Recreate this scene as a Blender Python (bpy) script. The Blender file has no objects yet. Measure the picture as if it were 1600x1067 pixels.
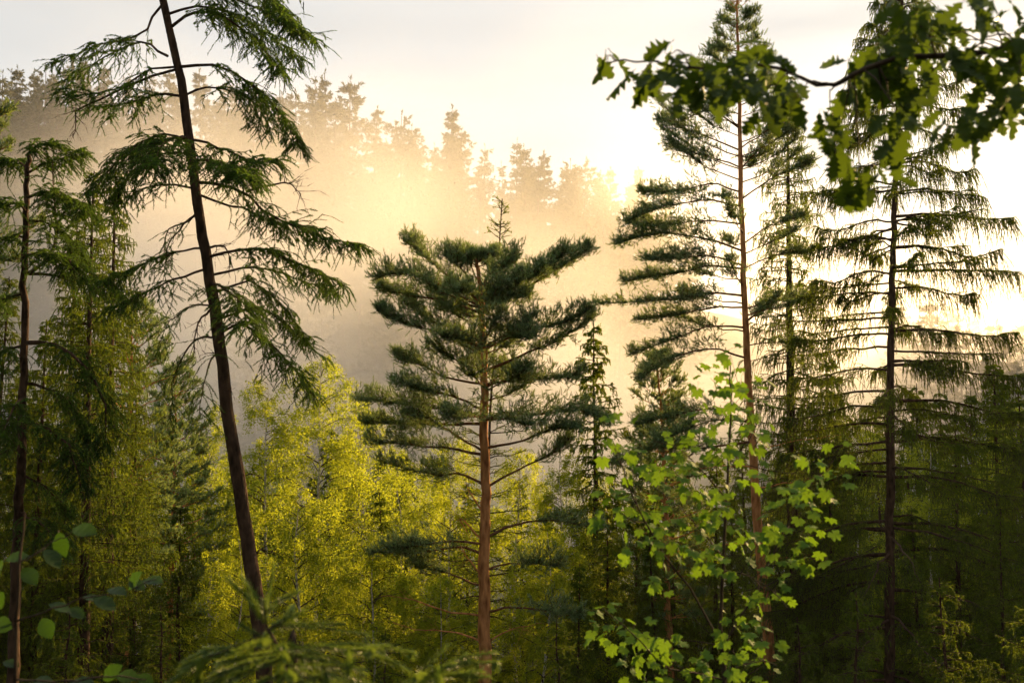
import bpy, math
import numpy as np
from mathutils import Vector, Matrix

R = math.radians
scene = bpy.context.scene
rng = np.random.default_rng(11)
UP = np.array([0, 0, 1.0])

# ------------------------------------------------------------------ camera
PITCH = 3.2
cam_d = bpy.data.cameras.new('camera')
cam = bpy.data.objects.new('camera', cam_d)
scene.collection.objects.link(cam)
cam.location = (0, 0, 0)
cam.rotation_euler = (R(90 + PITCH), 0, 0)
cam_d.lens = 35
cam_d.sensor_width = 36
cam_d.clip_start = 0.05
cam_d.clip_end = 5000
cam_d.dof.use_dof = True
cam_d.dof.focus_distance = 23
cam_d.dof.aperture_fstop = 4.0
scene.camera = cam

# ------------------------------------------------------------------ world
SUN_EL, SUN_AZ = 14.0, 37.0        # azimuth in degrees to the right of the view
world = bpy.data.worlds.new('World')
scene.world = world
world.use_nodes = True
wn, wl = world.node_tree.nodes, world.node_tree.links
wn.clear()
w_out = wn.new('ShaderNodeOutputWorld')
w_bg = wn.new('ShaderNodeBackground')
w_sky = wn.new('ShaderNodeTexSky')
w_sky.sky_type = 'NISHITA'
w_sky.sun_disc = False
w_sky.sun_elevation = R(SUN_EL)
w_sky.sun_rotation = R(SUN_AZ)
w_sky.air_density = 1.0
w_sky.dust_density = 3.0
w_sky.ozone_density = 1.0
# thin high overcast: pale veil of cloud over the clear sky
w_tc = wn.new('ShaderNodeTexCoord')
w_map = wn.new('ShaderNodeMapping')
w_map.inputs['Scale'].default_value = (1.2, 1.2, 7.0)
w_no = wn.new('ShaderNodeTexNoise')
w_no.inputs['Scale'].default_value = 1.6
w_no.inputs['Detail'].default_value = 5
w_ramp = wn.new('ShaderNodeMapRange')
w_ramp.inputs['From Min'].default_value = 0.3
w_ramp.inputs['From Max'].default_value = 0.7
w_ramp.inputs['To Min'].default_value = 0.82
w_ramp.inputs['To Max'].default_value = 0.97
VEIL = 3.6
w_mul = wn.new('ShaderNodeMix'); w_mul.data_type = 'RGBA'; w_mul.blend_type = 'MULTIPLY'
w_mul.inputs[0].default_value = 1.0
w_mul.inputs[7].default_value = (1.02, 1.0, .955, 1)
w_mix = wn.new('ShaderNodeMix'); w_mix.data_type = 'RGBA'
wl.new(w_tc.outputs['Generated'], w_map.inputs[0])
wl.new(w_map.outputs[0], w_no.inputs['Vector'])
wl.new(w_no.outputs[0], w_ramp.inputs[0])
w_no2 = wn.new('ShaderNodeTexNoise'); w_no2.inputs['Scale'].default_value = 1.1; w_no2.inputs['Detail'].default_value = 4
w_map2 = wn.new('ShaderNodeMapping'); w_map2.inputs['Scale'].default_value = (1.0, 1.0, 6.0); w_map2.inputs['Location'].default_value = (3.1, 0.4, 0.35)
wl.new(w_tc.outputs['Generated'], w_map2.inputs[0]); wl.new(w_map2.outputs[0], w_no2.inputs['Vector'])
w_lum = wn.new('ShaderNodeMapRange')
for k_, v_ in zip(('From Min', 'From Max', 'To Min', 'To Max'), (.35, .65, VEIL * .86, VEIL * 1.08)): w_lum.inputs[k_].default_value = v_
wl.new(w_no2.outputs[0], w_lum.inputs[0]); wl.new(w_lum.outputs[0], w_mul.inputs[6])
wl.new(w_ramp.outputs[0], w_mix.inputs[0])
wl.new(w_sky.outputs[0], w_mix.inputs[6])
wl.new(w_mul.outputs[2], w_mix.inputs[7])
wl.new(w_mix.outputs[2], w_bg.inputs[0])
w_bg.inputs[1].default_value = 0.085
wl.new(w_bg.outputs[0], w_out.inputs[0])

# ------------------------------------------------------------------ sun
sun_d = bpy.data.lights.new('sun', 'SUN')
sun_d.energy = 5.0
sun_d.angle = R(0.5)
sun_d.color = (1.0, 0.64, 0.27)
sun = bpy.data.objects.new('sun', sun_d)
scene.collection.objects.link(sun)
sdir = Vector((math.sin(R(SUN_AZ)) * math.cos(R(SUN_EL)), math.cos(R(SUN_AZ)) * math.cos(R(SUN_EL)), math.sin(R(SUN_EL))))
sun.rotation_euler = sdir.to_track_quat('Z', 'Y').to_euler()
sun.location = sdir * 60

scene.view_settings.view_transform = 'Standard'
scene.view_settings.look = 'None'
scene.view_settings.exposure = 1.47
scene.view_settings.gamma = 1.0
scene.view_settings.use_curve_mapping = False

cy = scene.cycles
cy.use_denoising = True
cy.max_bounces = 14
cy.diffuse_bounces = 3
cy.glossy_bounces = 1
cy.transmission_bounces = 3
cy.volume_bounces = 12
cy.transparent_max_bounces = 4
cy.caustics_reflective = False
cy.caustics_refractive = False
cy.sample_clamp_indirect = 4.0
cy.use_adaptive_sampling = True
cy.adaptive_threshold = 0.04

# ------------------------------------------------------------------ helpers
FPX = 1600 * 35 / 36
cp, sp = math.cos(R(PITCH)), math.sin(R(PITCH))


def at(px, py, Y):
    """point at depth Y metres that is seen in direction px, py of a 1600 x 1067 frame"""
    u, v = (px - 800) / FPX, (533.5 - py) / FPX
    k = Y / (cp - v * sp)
    return np.array([u * k, Y, (sp + v * cp) * k])


def smooth(a, b, x):
    t = np.clip((x - a) / (b - a), 0, 1)
    return t * t * (3 - 2 * t)


def ground(x, y):
    x = np.asarray(x, float); y = np.asarray(y, float)
    z = -1.7 - 0.31 * np.clip(y, -60, 44) - 0.05 * np.clip(y - 44, 0, 30)
    ridge = 30 - 0.17 * (x + 75) + 3 * np.sin(x * 0.07)
    ridge = np.where(x > 60, 7 - 0.12 * (x - 60), ridge)
    ridge = np.clip(ridge, -6, 46)
    z = z + (ridge + 17) * smooth(80, 168, y)
    z = z - 14 * smooth(175, 330, y) + 34 * smooth(240, 420, y) * smooth(90, 220, x)
    z = z + 0.35 * np.sin(x * 0.31 + y * 0.17) + 0.25 * np.sin(y * 0.43 - x * 0.12)
    return z


def gz(x, y):
    return float(ground(x, y))


def nrm(a):
    return a / np.maximum(np.linalg.norm(a, axis=-1, keepdims=True), 1e-9)


class MB:
    """collects vertices and faces for one mesh"""
    def __init__(self):
        self.v, self.f3, self.f4, self.t, self.n = [], [], [], [], 0

    def add(self, v, f, tint):
        v = np.asarray(v, float).reshape(-1, 3)
        f = np.asarray(f, int)
        (self.f3 if f.shape[1] == 3 else self.f4).append(f + self.n)
        self.v.append(v)
        self.t.append(np.broadcast_to(np.asarray(tint, float), (len(v),)))
        self.n += len(v)

    def tube(self, pts, rad, sides=6, tint=-1.0):
        pts = np.asarray(pts, float); n = len(pts)
        rad = np.broadcast_to(np.asarray(rad, float), (n,))
        tan = nrm(np.gradient(pts, axis=0))
        ref = np.where(np.abs(tan[:, 2:3]) < 0.9, UP, np.array([1.0, 0, 0]))
        if np.abs(tan[:, 2]).max() > 0.85:
            ref = np.broadcast_to(np.array([0.9, 0.3, 0.05]), tan.shape)
        s = nrm(np.cross(tan, ref)); m = np.cross(s, tan)
        a = np.linspace(0, 2 * np.pi, sides, endpoint=False)
        ring = s[:, None] * np.cos(a)[None, :, None] + m[:, None] * np.sin(a)[None, :, None]
        v = pts[:, None] + ring * rad[:, None, None]
        i = np.arange(n - 1)[:, None] * sides; j = np.arange(sides)[None]
        q = np.stack([i + j, i + (j + 1) % sides, i + sides + (j + 1) % sides, i + sides + j], -1).reshape(-1, 4)
        self.add(v, q, tint)

    def shoots(self, O, D, L, tm, W=1.0, tint=None, roll=None):
        O = np.asarray(O, float); D = nrm(np.asarray(D, float)); N = len(O)
        if N == 0:
            return
        L = np.broadcast_to(np.asarray(L, float), (N,)); W = np.broadcast_to(np.asarray(W, float), (N,))
        ref = np.where(np.abs(D[:, 2:3]) < 0.9, UP, np.array([1.0, 0.2, 0]))
        s = nrm(np.cross(D, ref)); m = np.cross(s, D)
        a = rng.uniform(0, 6.28, N) if roll is None else np.broadcast_to(roll, (N,))
        s, m = s * np.cos(a)[:, None] + m * np.sin(a)[:, None], m * np.cos(a)[:, None] - s * np.sin(a)[:, None]
        T, F, tv = tm
        v = (O[:, None] + D[:, None] * (T[None, :, 0:1] * L[:, None, None] + T[None, :, 1:2] * W[:, None, None])
             + s[:, None] * T[None, :, 2:3] * W[:, None, None] + m[:, None] * T[None, :, 3:4] * W[:, None, None])
        f = (F[None] + (np.arange(N) * len(T))[:, None, None]).reshape(-1, F.shape[1])
        ti = (rng.uniform(0, 1, N) if tint is None else np.broadcast_to(tint, (N,)))[:, None]
        ti = np.where(tv[None] < 0, -1.0, np.clip(ti + (tv[None] - 0.5) * 0.5, 0.0, 1.0))
        self.add(v.reshape(-1, 3), f, ti.reshape(-1))

    def mesh(self, name, mat):
        me = bpy.data.meshes.new(name)
        V = np.concatenate(self.v)
        f3 = np.concatenate(self.f3) if self.f3 else np.zeros((0, 3), int)
        f4 = np.concatenate(self.f4) if self.f4 else np.zeros((0, 4), int)
        me.vertices.add(len(V)); me.vertices.foreach_set('co', V.astype(np.float32).ravel())
        loops = np.concatenate([f3.ravel(), f4.ravel()]).astype(np.int32)
        me.loops.add(len(loops)); me.loops.foreach_set('vertex_index', loops)
        me.polygons.add(len(f3) + len(f4))
        st = np.concatenate([np.arange(len(f3)) * 3, len(f3) * 3 + np.arange(len(f4)) * 4]).astype(np.int32)
        me.polygons.foreach_set('loop_start', st)
        me.update(calc_edges=True)
        at_ = me.attributes.new('tint', 'FLOAT', 'POINT')
        at_.data.foreach_set('value', np.concatenate(self.t).astype(np.float32))
        me.materials.append(mat)
        return me


def link(name, data, parent=None, loc=None):
    o = bpy.data.objects.new(name, data)
    scene.collection.objects.link(o)
    if parent is not None:
        o.parent = parent
    if loc is not None:
        o.location = loc
    return o


def part(name, mb, mat, parent):
    """mesh part whose vertices are already relative to the thing's origin"""
    return link(name, mb.mesh(name, mat), parent)


def tag(o, label, cat=None, group=None, kind=None):
    if label: o['label'] = label
    if cat: o['category'] = cat
    if group: o['group'] = group
    if kind: o['kind'] = kind
    return o


def thing(name, loc, label, cat, group=None):
    o = link(name, None, None, tuple(float(c) for c in loc))
    o.empty_display_size = 0.2
    return tag(o, label, cat, group)


def dup(root, loc, rotz, scale, label, group=None):
    r = root.copy(); scene.collection.objects.link(r)
    r.location = loc; r.rotation_euler = (rng.normal(0, .022), rng.normal(0, .022), rotz); r.scale = (scale if np.ndim(scale) else (scale,) * 3)
    r['label'] = label
    if group: r['group'] = group
    for ch in root.children:
        c = ch.copy(); scene.collection.objects.link(c); c.parent = r
    return r


def resample(pts, n, jit=0.0):
    pts = np.asarray(pts, float)
    P = np.vstack([2 * pts[0] - pts[1], pts, 2 * pts[-1] - pts[-2]])
    m = len(pts) - 1
    t = np.linspace(0, m - 1e-6, n); i = t.astype(int); f = (t - i)[:, None]
    p0, p1, p2, p3 = P[i], P[i + 1], P[i + 2], P[i + 3]
    out = 0.5 * (2 * p1 + (p2 - p0) * f + (2 * p0 - 5 * p1 + 4 * p2 - p3) * f ** 2 + (3 * p1 - p0 - 3 * p2 + p3) * f ** 3)
    if jit:
        j = rng.normal(0, jit, out.shape); j[0] = 0
        out = out + j
    return out


def interp(pts, t):
    pts = np.asarray(pts); n = len(pts) - 1
    x = np.clip(np.asarray(t) * n, 0, n - 1e-6); i = x.astype(int); f = (x - i)[..., None]
    return pts[i] * (1 - f) + pts[i + 1] * f, nrm(pts[i + 1] - pts[i])


def plen(pts):
    return float(np.linalg.norm(np.diff(pts, axis=0), axis=1).sum())


# ------------------------------------------------------------------ materials
def new_mat(name):
    m = bpy.data.materials.new(name); m.use_nodes = True
    m.node_tree.nodes.clear()
    return m, m.node_tree.nodes, m.node_tree.links


def leaf_mat(name, dark, light, trans, fac=0.45, rough=0.5, spec=0.3, wood=(0.05, 0.035, 0.025)):
    m, n, l = new_mat(name)
    out = n.new('ShaderNodeOutputMaterial')
    a = n.new('ShaderNodeAttribute'); a.attribute_name = 'tint'
    oi = n.new('ShaderNodeObjectInfo')
    vary = n.new('ShaderNodeMath'); vary.operation = 'MULTIPLY_ADD'
    vary.inputs[1].default_value = 0.3; l.new(oi.outputs['Random'], vary.inputs[0])
    l.new(a.outputs['Fac'], vary.inputs[2])
    mix = n.new('ShaderNodeMix'); mix.data_type = 'RGBA'
    mix.inputs[6].default_value = (*dark, 1); mix.inputs[7].default_value = (*light, 1)
    l.new(vary.outputs[0], mix.inputs[0])
    isw = n.new('ShaderNodeMath'); isw.operation = 'LESS_THAN'; isw.inputs[1].default_value = -0.5
    l.new(a.outputs['Fac'], isw.inputs[0])
    mw = n.new('ShaderNodeMix'); mw.data_type = 'RGBA'; mw.inputs[7].default_value = (*wood, 1)
    l.new(isw.outputs[0], mw.inputs[0]); l.new(mix.outputs[2], mw.inputs[6])
    p = n.new('ShaderNodeBsdfPrincipled')
    p.inputs['Roughness'].default_value = rough
    p.inputs['Specular IOR Level'].default_value = spec
    l.new(mw.outputs[2], p.inputs['Base Color'])
    t = n.new('ShaderNodeBsdfTranslucent')
    tm = n.new('ShaderNodeMix'); tm.data_type = 'RGBA'
    tm.inputs[6].default_value = (*[c * 0.6 for c in trans], 1); tm.inputs[7].default_value = (*trans, 1)
    l.new(vary.outputs[0], tm.inputs[0]); l.new(tm.outputs[2], t.inputs[0])
    fm = n.new('ShaderNodeMath'); fm.operation = 'MULTIPLY_ADD'
    fm.inputs[1].default_value = -fac; fm.inputs[2].default_value = fac
    l.new(isw.outputs[0], fm.inputs[0])
    ms = n.new('ShaderNodeMixShader')
    l.new(fm.outputs[0], ms.inputs[0]); l.new(p.outputs[0], ms.inputs[1]); l.new(t.outputs[0], ms.inputs[2])
    l.new(ms.outputs[0], out.inputs[0])
    return m


def bark_mat(name, c1, c2, scale=14, bump=0.6, zs=0.25, dist=0.02):
    m, n, l = new_mat(name)
    out = n.new('ShaderNodeOutputMaterial')
    tc = n.new('ShaderNodeTexCoord'); mp = n.new('ShaderNodeMapping')
    mp.inputs['Scale'].default_value = (1, 1, zs)
    l.new(tc.outputs['Object'], mp.inputs[0])
    vo = n.new('ShaderNodeTexVoronoi'); vo.inputs['Scale'].default_value = scale
    no = n.new('ShaderNodeTexNoise'); no.inputs['Scale'].default_value = scale * 2.2; no.inputs['Detail'].default_value = 6
    l.new(mp.outputs[0], vo.inputs['Vector']); l.new(mp.outputs[0], no.inputs['Vector'])
    ad = n.new('ShaderNodeMath'); ad.operation = 'MULTIPLY_ADD'; ad.inputs[1].default_value = 0.7
    l.new(vo.outputs['Distance'], ad.inputs[0]); l.new(no.outputs[0], ad.inputs[2])
    rp = n.new('ShaderNodeMapRange'); rp.inputs['From Min'].default_value = 0.45; rp.inputs['From Max'].default_value = 1.1
    l.new(ad.outputs[0], rp.inputs[0])
    mix = n.new('ShaderNodeMix'); mix.data_type = 'RGBA'
    mix.inputs[6].default_value = (*c1, 1); mix.inputs[7].default_value = (*c2, 1)
    l.new(rp.outputs[0], mix.inputs[0])
    bp = n.new('ShaderNodeBump'); bp.inputs['Strength'].default_value = bump; bp.inputs['Distance'].default_value = dist
    l.new(ad.outputs[0], bp.inputs['Height'])
    p = n.new('ShaderNodeBsdfPrincipled'); p.inputs['Roughness'].default_value = 0.85
    p.inputs['Specular IOR Level'].default_value = 0.06
    l.new(mix.outputs[2], p.inputs['Base Color']); l.new(bp.outputs[0], p.inputs['Normal'])
    l.new(p.outputs[0], out.inputs[0])
    return m


M_SPRUCE = leaf_mat('spruce_needles', (0.010, 0.038, 0.010), (0.036, 0.088, 0.018), (0.28, 0.36, 0.016), 0.46, 0.65, 0.1)
M_NEAR = leaf_mat('dark_spruce_needles', (0.012, 0.046, 0.016), (0.038, 0.096, 0.026), (0.17, 0.29, 0.025), 0.36, 0.65, 0.1)
M_PINE = leaf_mat('pine_needles', (0.042, 0.110, 0.066), (0.150, 0.250, 0.150), (0.34, 0.42, 0.06), 0.36, 0.6, 0.12)
M_BIRCH = leaf_mat('birch_leaves', (0.040, 0.110, 0.014), (0.095, 0.170, 0.022), (0.58, 0.64, 0.03), 0.55, 0.6, 0.12)
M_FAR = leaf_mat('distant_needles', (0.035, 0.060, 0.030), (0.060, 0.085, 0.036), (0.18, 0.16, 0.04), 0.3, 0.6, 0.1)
M_OAK = leaf_mat('oak_leaves', (0.030, 0.062, 0.014), (0.050, 0.090, 0.018), (0.10, 0.16, 0.010), 0.42, 0.5, 0.12)
M_MAPLE = leaf_mat('maple_leaves', (0.060, 0.140, 0.022), (0.100, 0.190, 0.030), (0.20, 0.35, 0.015), 0.40, 0.6, 0.04)
M_HAZEL = leaf_mat('hazel_leaves', (0.014, 0.036, 0.006), (0.024, 0.052, 0.008), (0.06, 0.14, 0.010), 0.35, 0.4, 0.16)
M_YOUNG = leaf_mat('young_spruce_needles', (0.045, 0.105, 0.026), (0.080, 0.150, 0.034), (0.2, 0.28, 0.03), 0.38, 0.5, 0.3)
M_UNDER = leaf_mat('undergrowth_leaves', (0.035, 0.065, 0.018), (0.06, 0.095, 0.022), (0.18, 0.2, 0.03), 0.4, 0.5, 0.3)
B_SPRUCE = bark_mat('spruce_bark', (0.018, 0.012, 0.008), (0.085, 0.052, 0.034), 11, 1.0, 0.35, 0.035)
B_PINE = bark_mat('pine_bark', (0.19, 0.070, 0.026), (0.56, 0.26, 0.10), 8, 1.0, 0.3, 0.04)
B_LIMB = bark_mat('pine_limb_bark', (0.055, 0.030, 0.018), (0.19, 0.095, 0.048), 18, 0.6, 0.4, 0.01)
B_BIRCH = bark_mat('birch_bark', (0.10, 0.09, 0.08), (0.62, 0.58, 0.52), 9, 0.3, 1.6)
B_DARK = bark_mat('dark_bark', (0.03, 0.022, 0.016), (0.075, 0.055, 0.04), 30, 0.5, 0.3, 0.004)
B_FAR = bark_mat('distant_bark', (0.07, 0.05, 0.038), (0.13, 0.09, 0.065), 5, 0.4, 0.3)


# ------------------------------------------------------------------ shoot templates (t, along, side, normal)
def needle_tmpl(n, nl, w, spread=55, axis=0.003, seed=1, flat=1.0):
    r = np.random.default_rng(seed)
    T, F, tv = [], [], []
    for i in range(n):
        t = (i + 0.5) / n; a = i * 2.399 + r.uniform(-0.3, 0.3); s = R(spread * r.uniform(0.7, 1.25)) * (1 - 0.45 * t)
        rad = np.array([math.cos(a), math.sin(a) * flat]); tg = np.array([-math.sin(a), math.cos(a)])
        l = nl * r.uniform(0.8, 1.15)
        k = len(T)
        T += [[t, 0, *(tg * w / 2)], [t, 0, *(-tg * w / 2)], [t, math.cos(s) * l, *(rad * math.sin(s) * l)]]
        F.append([k, k + 1, k + 2]); tv += [0.3, 0.3, 0.8]
    if axis:
        for b in ((1, 0), (0, 1)):
            k = len(T)
            T += [[0, 0, axis * b[0], axis * b[1]], [0, 0, -axis * b[0], -axis * b[1]], [1, 0, 0, 0]]
            F.append([k, k + 1, k + 2]); tv += [-1] * 3
    return np.array(T, float), np.array(F), np.array(tv, float)


NT_NEAR = needle_tmpl(11, 0.032, 0.012, 58, 0.005, 2)        # spruce, close
NT_SPR = needle_tmpl(6, 0.042, 0.023, 50, 0.008, 3)         # spruce, 20-35 m
NT_SPR_LO = needle_tmpl(5, 0.065, 0.036, 50, 0.008, 4)
NT_PINE = needle_tmpl(12, 0.080, 0.014, 46, 0.007, 5)
NT_PINE_LO = needle_tmpl(8, 0.09, 0.024, 42, 0.008, 6)
NT_TWIG = (np.array([[0, 0, .5, 0], [0, 0, -.5, 0], [1, 0, 0, 0], [0, 0, 0, .5], [0, 0, 0, -.5], [1, 0, 0, 0]], float),
           np.array([[0, 1, 2], [3, 4, 5]]), np.full(6, -1.0))
NT_FAR = needle_tmpl(7, 0.42, 0.16, 55, 0.0, 7)
NT_LEAF = (np.array([[0, 0, 0, 0], [0, .5, .42, .06], [0, 1.0, 0, 0], [0, .5, -.42, .06]], float),
           np.array([[0, 1, 2], [0, 2, 3]]), np.array([.4, .5, .6, .5]))


def bough(p0, az, length, up0=0.1, droop=0.3, tip=0.2, n=7, jit=0.02):
    t = np.linspace(0, 1, n)
    r = t * length
    d = np.array([math.cos(az), math.sin(az), 0])
    z = length * (up0 * t - droop * t ** 2 + tip * t ** 4)
    P = np.asarray(p0) + r[:, None] * d + z[:, None] * UP
    j = rng.normal(0, jit * length, P.shape); j[0] = 0
    return P + j * 0.5


def spruce_fol(pts, m, side, K, hang, K2, p2, t0=0.15, fall=0.22, spread=(0.4, 1.0), axisn=0.13, wild=.12, herring=False):
    """origins, directions, lengths of needle shoots on one spruce bough"""
    O, D, L = [], [], []
    t = t0 + (1 - t0) * rng.uniform(0, 1, m) ** 0.85
    p, tan = interp(pts, t)
    sg = np.where(np.arange(m) % 2 == 0, 1.0, -1.0)
    lat = nrm(np.cross(tan, UP)) * sg[:, None]
    d = nrm(tan * 0.6 + lat * rng.uniform(*spread, m)[:, None] - UP * rng.uniform(-0.1, 0.4, m)[:, None] + rng.normal(0, wild, (m, 3)))
    seg = (side * (1.02 - t) ** 0.55 * rng.uniform(0.45, 1.0, m) + 0.12) / K
    for k in range(K):
        O.append(p); D.append(d); L.append(seg * 1.1)
        p = p + d * seg[:, None]
        sel = rng.uniform(0, 1, m) < p2
        q = p[sel]; ns = len(q)
        if ns and K2:
            dh = nrm(-UP * (1.1 - wild) + d[sel] * (0.3 + wild) + rng.normal(0, .12 + wild, (ns, 3)))
            if herring:
                dh = nrm(d[sel] * .8 + nrm(np.cross(d[sel], UP)) * (rng.choice([-1.0, 1.0], ns) * rng.uniform(.5, 1.0, ns))[:, None] - UP * rng.uniform(0, .7, ns)[:, None])
            sh = hang * (.2 + rng.uniform(0, 1.0, ns) ** 1.7) / K2
            for _ in range(K2):
                O.append(q); D.append(dh); L.append(sh * 1.1)
                q = q + dh * sh[:, None]
                dh = nrm(dh - UP * 0.25 + rng.normal(0, .12, (ns, 3)))
        d = nrm(d - UP * fall + rng.normal(0, wild, (m, 3)))
    n = max(2, int(plen(pts) * (1 - t0) / axisn))
    p, tan = interp(pts, t0 + (1 - t0) * (np.arange(n) + .3) / n)
    O.append(p); D.append(tan + rng.normal(0, .12, tan.shape)); L.append(np.full(n, axisn * 1.2))
    return np.concatenate(O), np.concatenate(D), np.concatenate(L)


def pine_fol(pts, m, side, K, nsh, t0=0.3, up=0.45, sl=0.13):
    """(shoots), (bare twigs) of one pine bough: brushes of needles that turn up at the ends of flat sprays"""
    TO, TD, TL, O, D, L = [], [], [], [], [], []
    t = t0 + (1 - t0) * rng.uniform(0, 1, m) ** 0.8
    p, tan = interp(pts, t)
    sg = np.where(np.arange(m) % 2 == 0, 1.0, -1.0)
    lat = nrm(np.cross(tan, UP)) * sg[:, None]
    d = nrm(tan * 0.8 + lat * rng.uniform(.2, 1.0, m)[:, None] + UP * rng.uniform(-.3, .55, m)[:, None])
    seg = (side * (1.05 - t) ** 0.6 * rng.uniform(.5, 1.0, m) + 0.12) / K
    for k in range(K):
        TO.append(p); TD.append(d); TL.append(seg)
        p = p + d * seg[:, None]
        for _ in range(nsh if k < K - 1 else nsh + 3):
            q = p - d * (seg * rng.uniform(0, .9, m))[:, None] + rng.normal(0, .045, (m, 3))
            O.append(q); D.append(nrm(d * 0.6 + UP * up * rng.uniform(.2, 2.2, m)[:, None] + rng.normal(0, .5, (m, 3))))
            L.append(sl * rng.uniform(.6, 1.25, m))
        d = nrm(d + UP * 0.14 + rng.normal(0, .30, (m, 3)))
    p, tan = interp(pts, rng.uniform(max(t0, .55), 1, m * 2))
    O.append(p); D.append(nrm(tan + UP * .4 + rng.normal(0, .35, p.shape))); L.append(np.full(len(p), sl))
    c = np.concatenate
    return (c(O), c(D), c(L)), (c(TO), c(TD), c(TL))


def hero_bough(tree, pts, kind, r0, tm, base, **kw):
    """one branch part with its needles as a sub-part; pts in world space"""
    loc = np.array(tree.location)
    pts = pts - loc
    n = len(pts)
    wb = MB()
    wb.tube(pts, np.linspace(r0, r0 * 0.16, n), 5)
    fb = MB()
    fmat = kw.pop('mat', M_SPRUCE if kind == 'spruce' else M_PINE)
    if kind == 'spruce':
        O, D, L = spruce_fol(pts, **kw)
        fb.shoots(O, D, L, tm)
    elif kind == 'pine':
        (O, D, L), (TO, TD, TL) = pine_fol(pts, **kw)
        wb.shoots(TO, TD, TL * 1.05, NT_TWIG, 0.012)
        fb.shoots(O, D, L, tm)
    else:
        m = kw.get('m', 10)
        t = rng.uniform(.25, 1, m); p, tan = interp(pts, t)
        d = nrm(tan * .7 + rng.normal(0, .5, (m, 3)) - UP * .15)
        sg = kw.get('side', .4) * rng.uniform(.3, 1, m)
        wb.shoots(p, d, sg, NT_TWIG, 0.012)
        q = p + d * sg[:, None] * .5
        wb.shoots(q, nrm(d + rng.normal(0, .6, (m, 3))), sg * .6, NT_TWIG, 0.008)
        q = p + d * sg[:, None] * .95
        wb.shoots(q, nrm(d + rng.normal(0, .5, (m, 3)) - UP * .3), sg * .6, NT_TWIG, 0.008)
    o = part('branch', wb, base, tree)
    if fb.n:
        link('needles', fb.mesh('needles', fmat), o)
    return o


def trunk_part(tree, pts, r0, r1, mat, sides=12, n=40, wob=0.012):
    loc = np.array(tree.location)
    P = resample(np.asarray(pts) - loc, n)
    P[1:-1] += rng.normal(0, wob, (n - 2, 3)) * np.array([1, 1, 0])
    t = np.linspace(0, 1, n)
    rad = r0 + (r1 - r0) * t ** 0.9
    rad = rad * (1 + 0.35 * np.exp(-t * 30)) * (1 + rng.normal(0, 0.025, n))
    b = MB(); b.tube(P, rad, sides)
    part('trunk', b, mat, tree)
    return P + loc


def pixpath(path, Y, dy):
    n = len(path)
    return [at(x, y, Y + dy * (i / (n - 1)) ** 1.0) for i, (x, y) in enumerate(path)]


# ------------------------------------------------------------------ terrain
def build_ground():
    xs = np.concatenate([np.linspace(-300, -90, 22), np.linspace(-85, 85, 86), np.linspace(90, 420, 34)])
    ys = np.concatenate([np.linspace(-40, -4, 10), np.linspace(-2, 60, 63), np.linspace(63, 190, 64), np.linspace(198, 620, 44)])
    X, Y = np.meshgrid(xs, ys)
    Z = ground(X, Y)
    V = np.stack([X, Y, Z], -1).reshape(-1, 3)
    nx, ny = len(xs), len(ys)
    i = np.arange(ny - 1)[:, None] * nx; j = np.arange(nx - 1)[None]
    F = np.stack([i + j, i + j + 1, i + nx + j + 1, i + nx + j], -1).reshape(-1, 4)
    m, n, l = new_mat('forest_floor')
    out = n.new('ShaderNodeOutputMaterial'); p = n.new('ShaderNodeBsdfPrincipled')
    p.inputs['Roughness'].default_value = 0.95
    no = n.new('ShaderNodeTexNoise'); no.inputs['Scale'].default_value = 0.8; no.inputs['Detail'].default_value = 8
    cr = n.new('ShaderNodeValToRGB')
    cr.color_ramp.elements[0].position = 0.35; cr.color_ramp.elements[0].color = (0.030, 0.024, 0.015, 1)
    cr.color_ramp.elements[1].position = 0.65; cr.color_ramp.elements[1].color = (0.035, 0.052, 0.018, 1)
    tc = n.new('ShaderNodeTexCoord'); l.new(tc.outputs['Object'], no.inputs['Vector'])
    l.new(no.outputs[0], cr.inputs[0]); l.new(cr.outputs[0], p.inputs['Base Color'])
    bp = n.new('ShaderNodeBump'); bp.inputs['Distance'].default_value = 0.2; l.new(no.outputs[0], bp.inputs['Height'])
    l.new(bp.outputs[0], p.inputs['Normal']); l.new(p.outputs[0], out.inputs[0])
    b = MB(); b.add(V, F, 0)
    tag(link('forest_ground', b.mesh('forest_ground', m)), None, None, None, 'structure')


build_ground()


def where(px):
    for lim, t in ((330, 'left of the leaning spruce'), (750, 'between leaning spruce and central pine'), (1170, 'between central pine and tall pine'), (1400, 'between tall pine and right-hand spruce')):
        if px < lim: return t
    return 'right of the right-hand spruce'


# ------------------------------------------------------------------ distant conifers
ORD = ['first', 'second', 'third', 'fourth', 'fifth', 'sixth', 'seventh', 'eighth', 'ninth', 'tenth', 'eleventh', 'twelfth',
       'thirteenth', 'fourteenth', 'fifteenth', 'sixteenth', 'seventeenth', 'eighteenth', 'nineteenth', 'twentieth']


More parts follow.
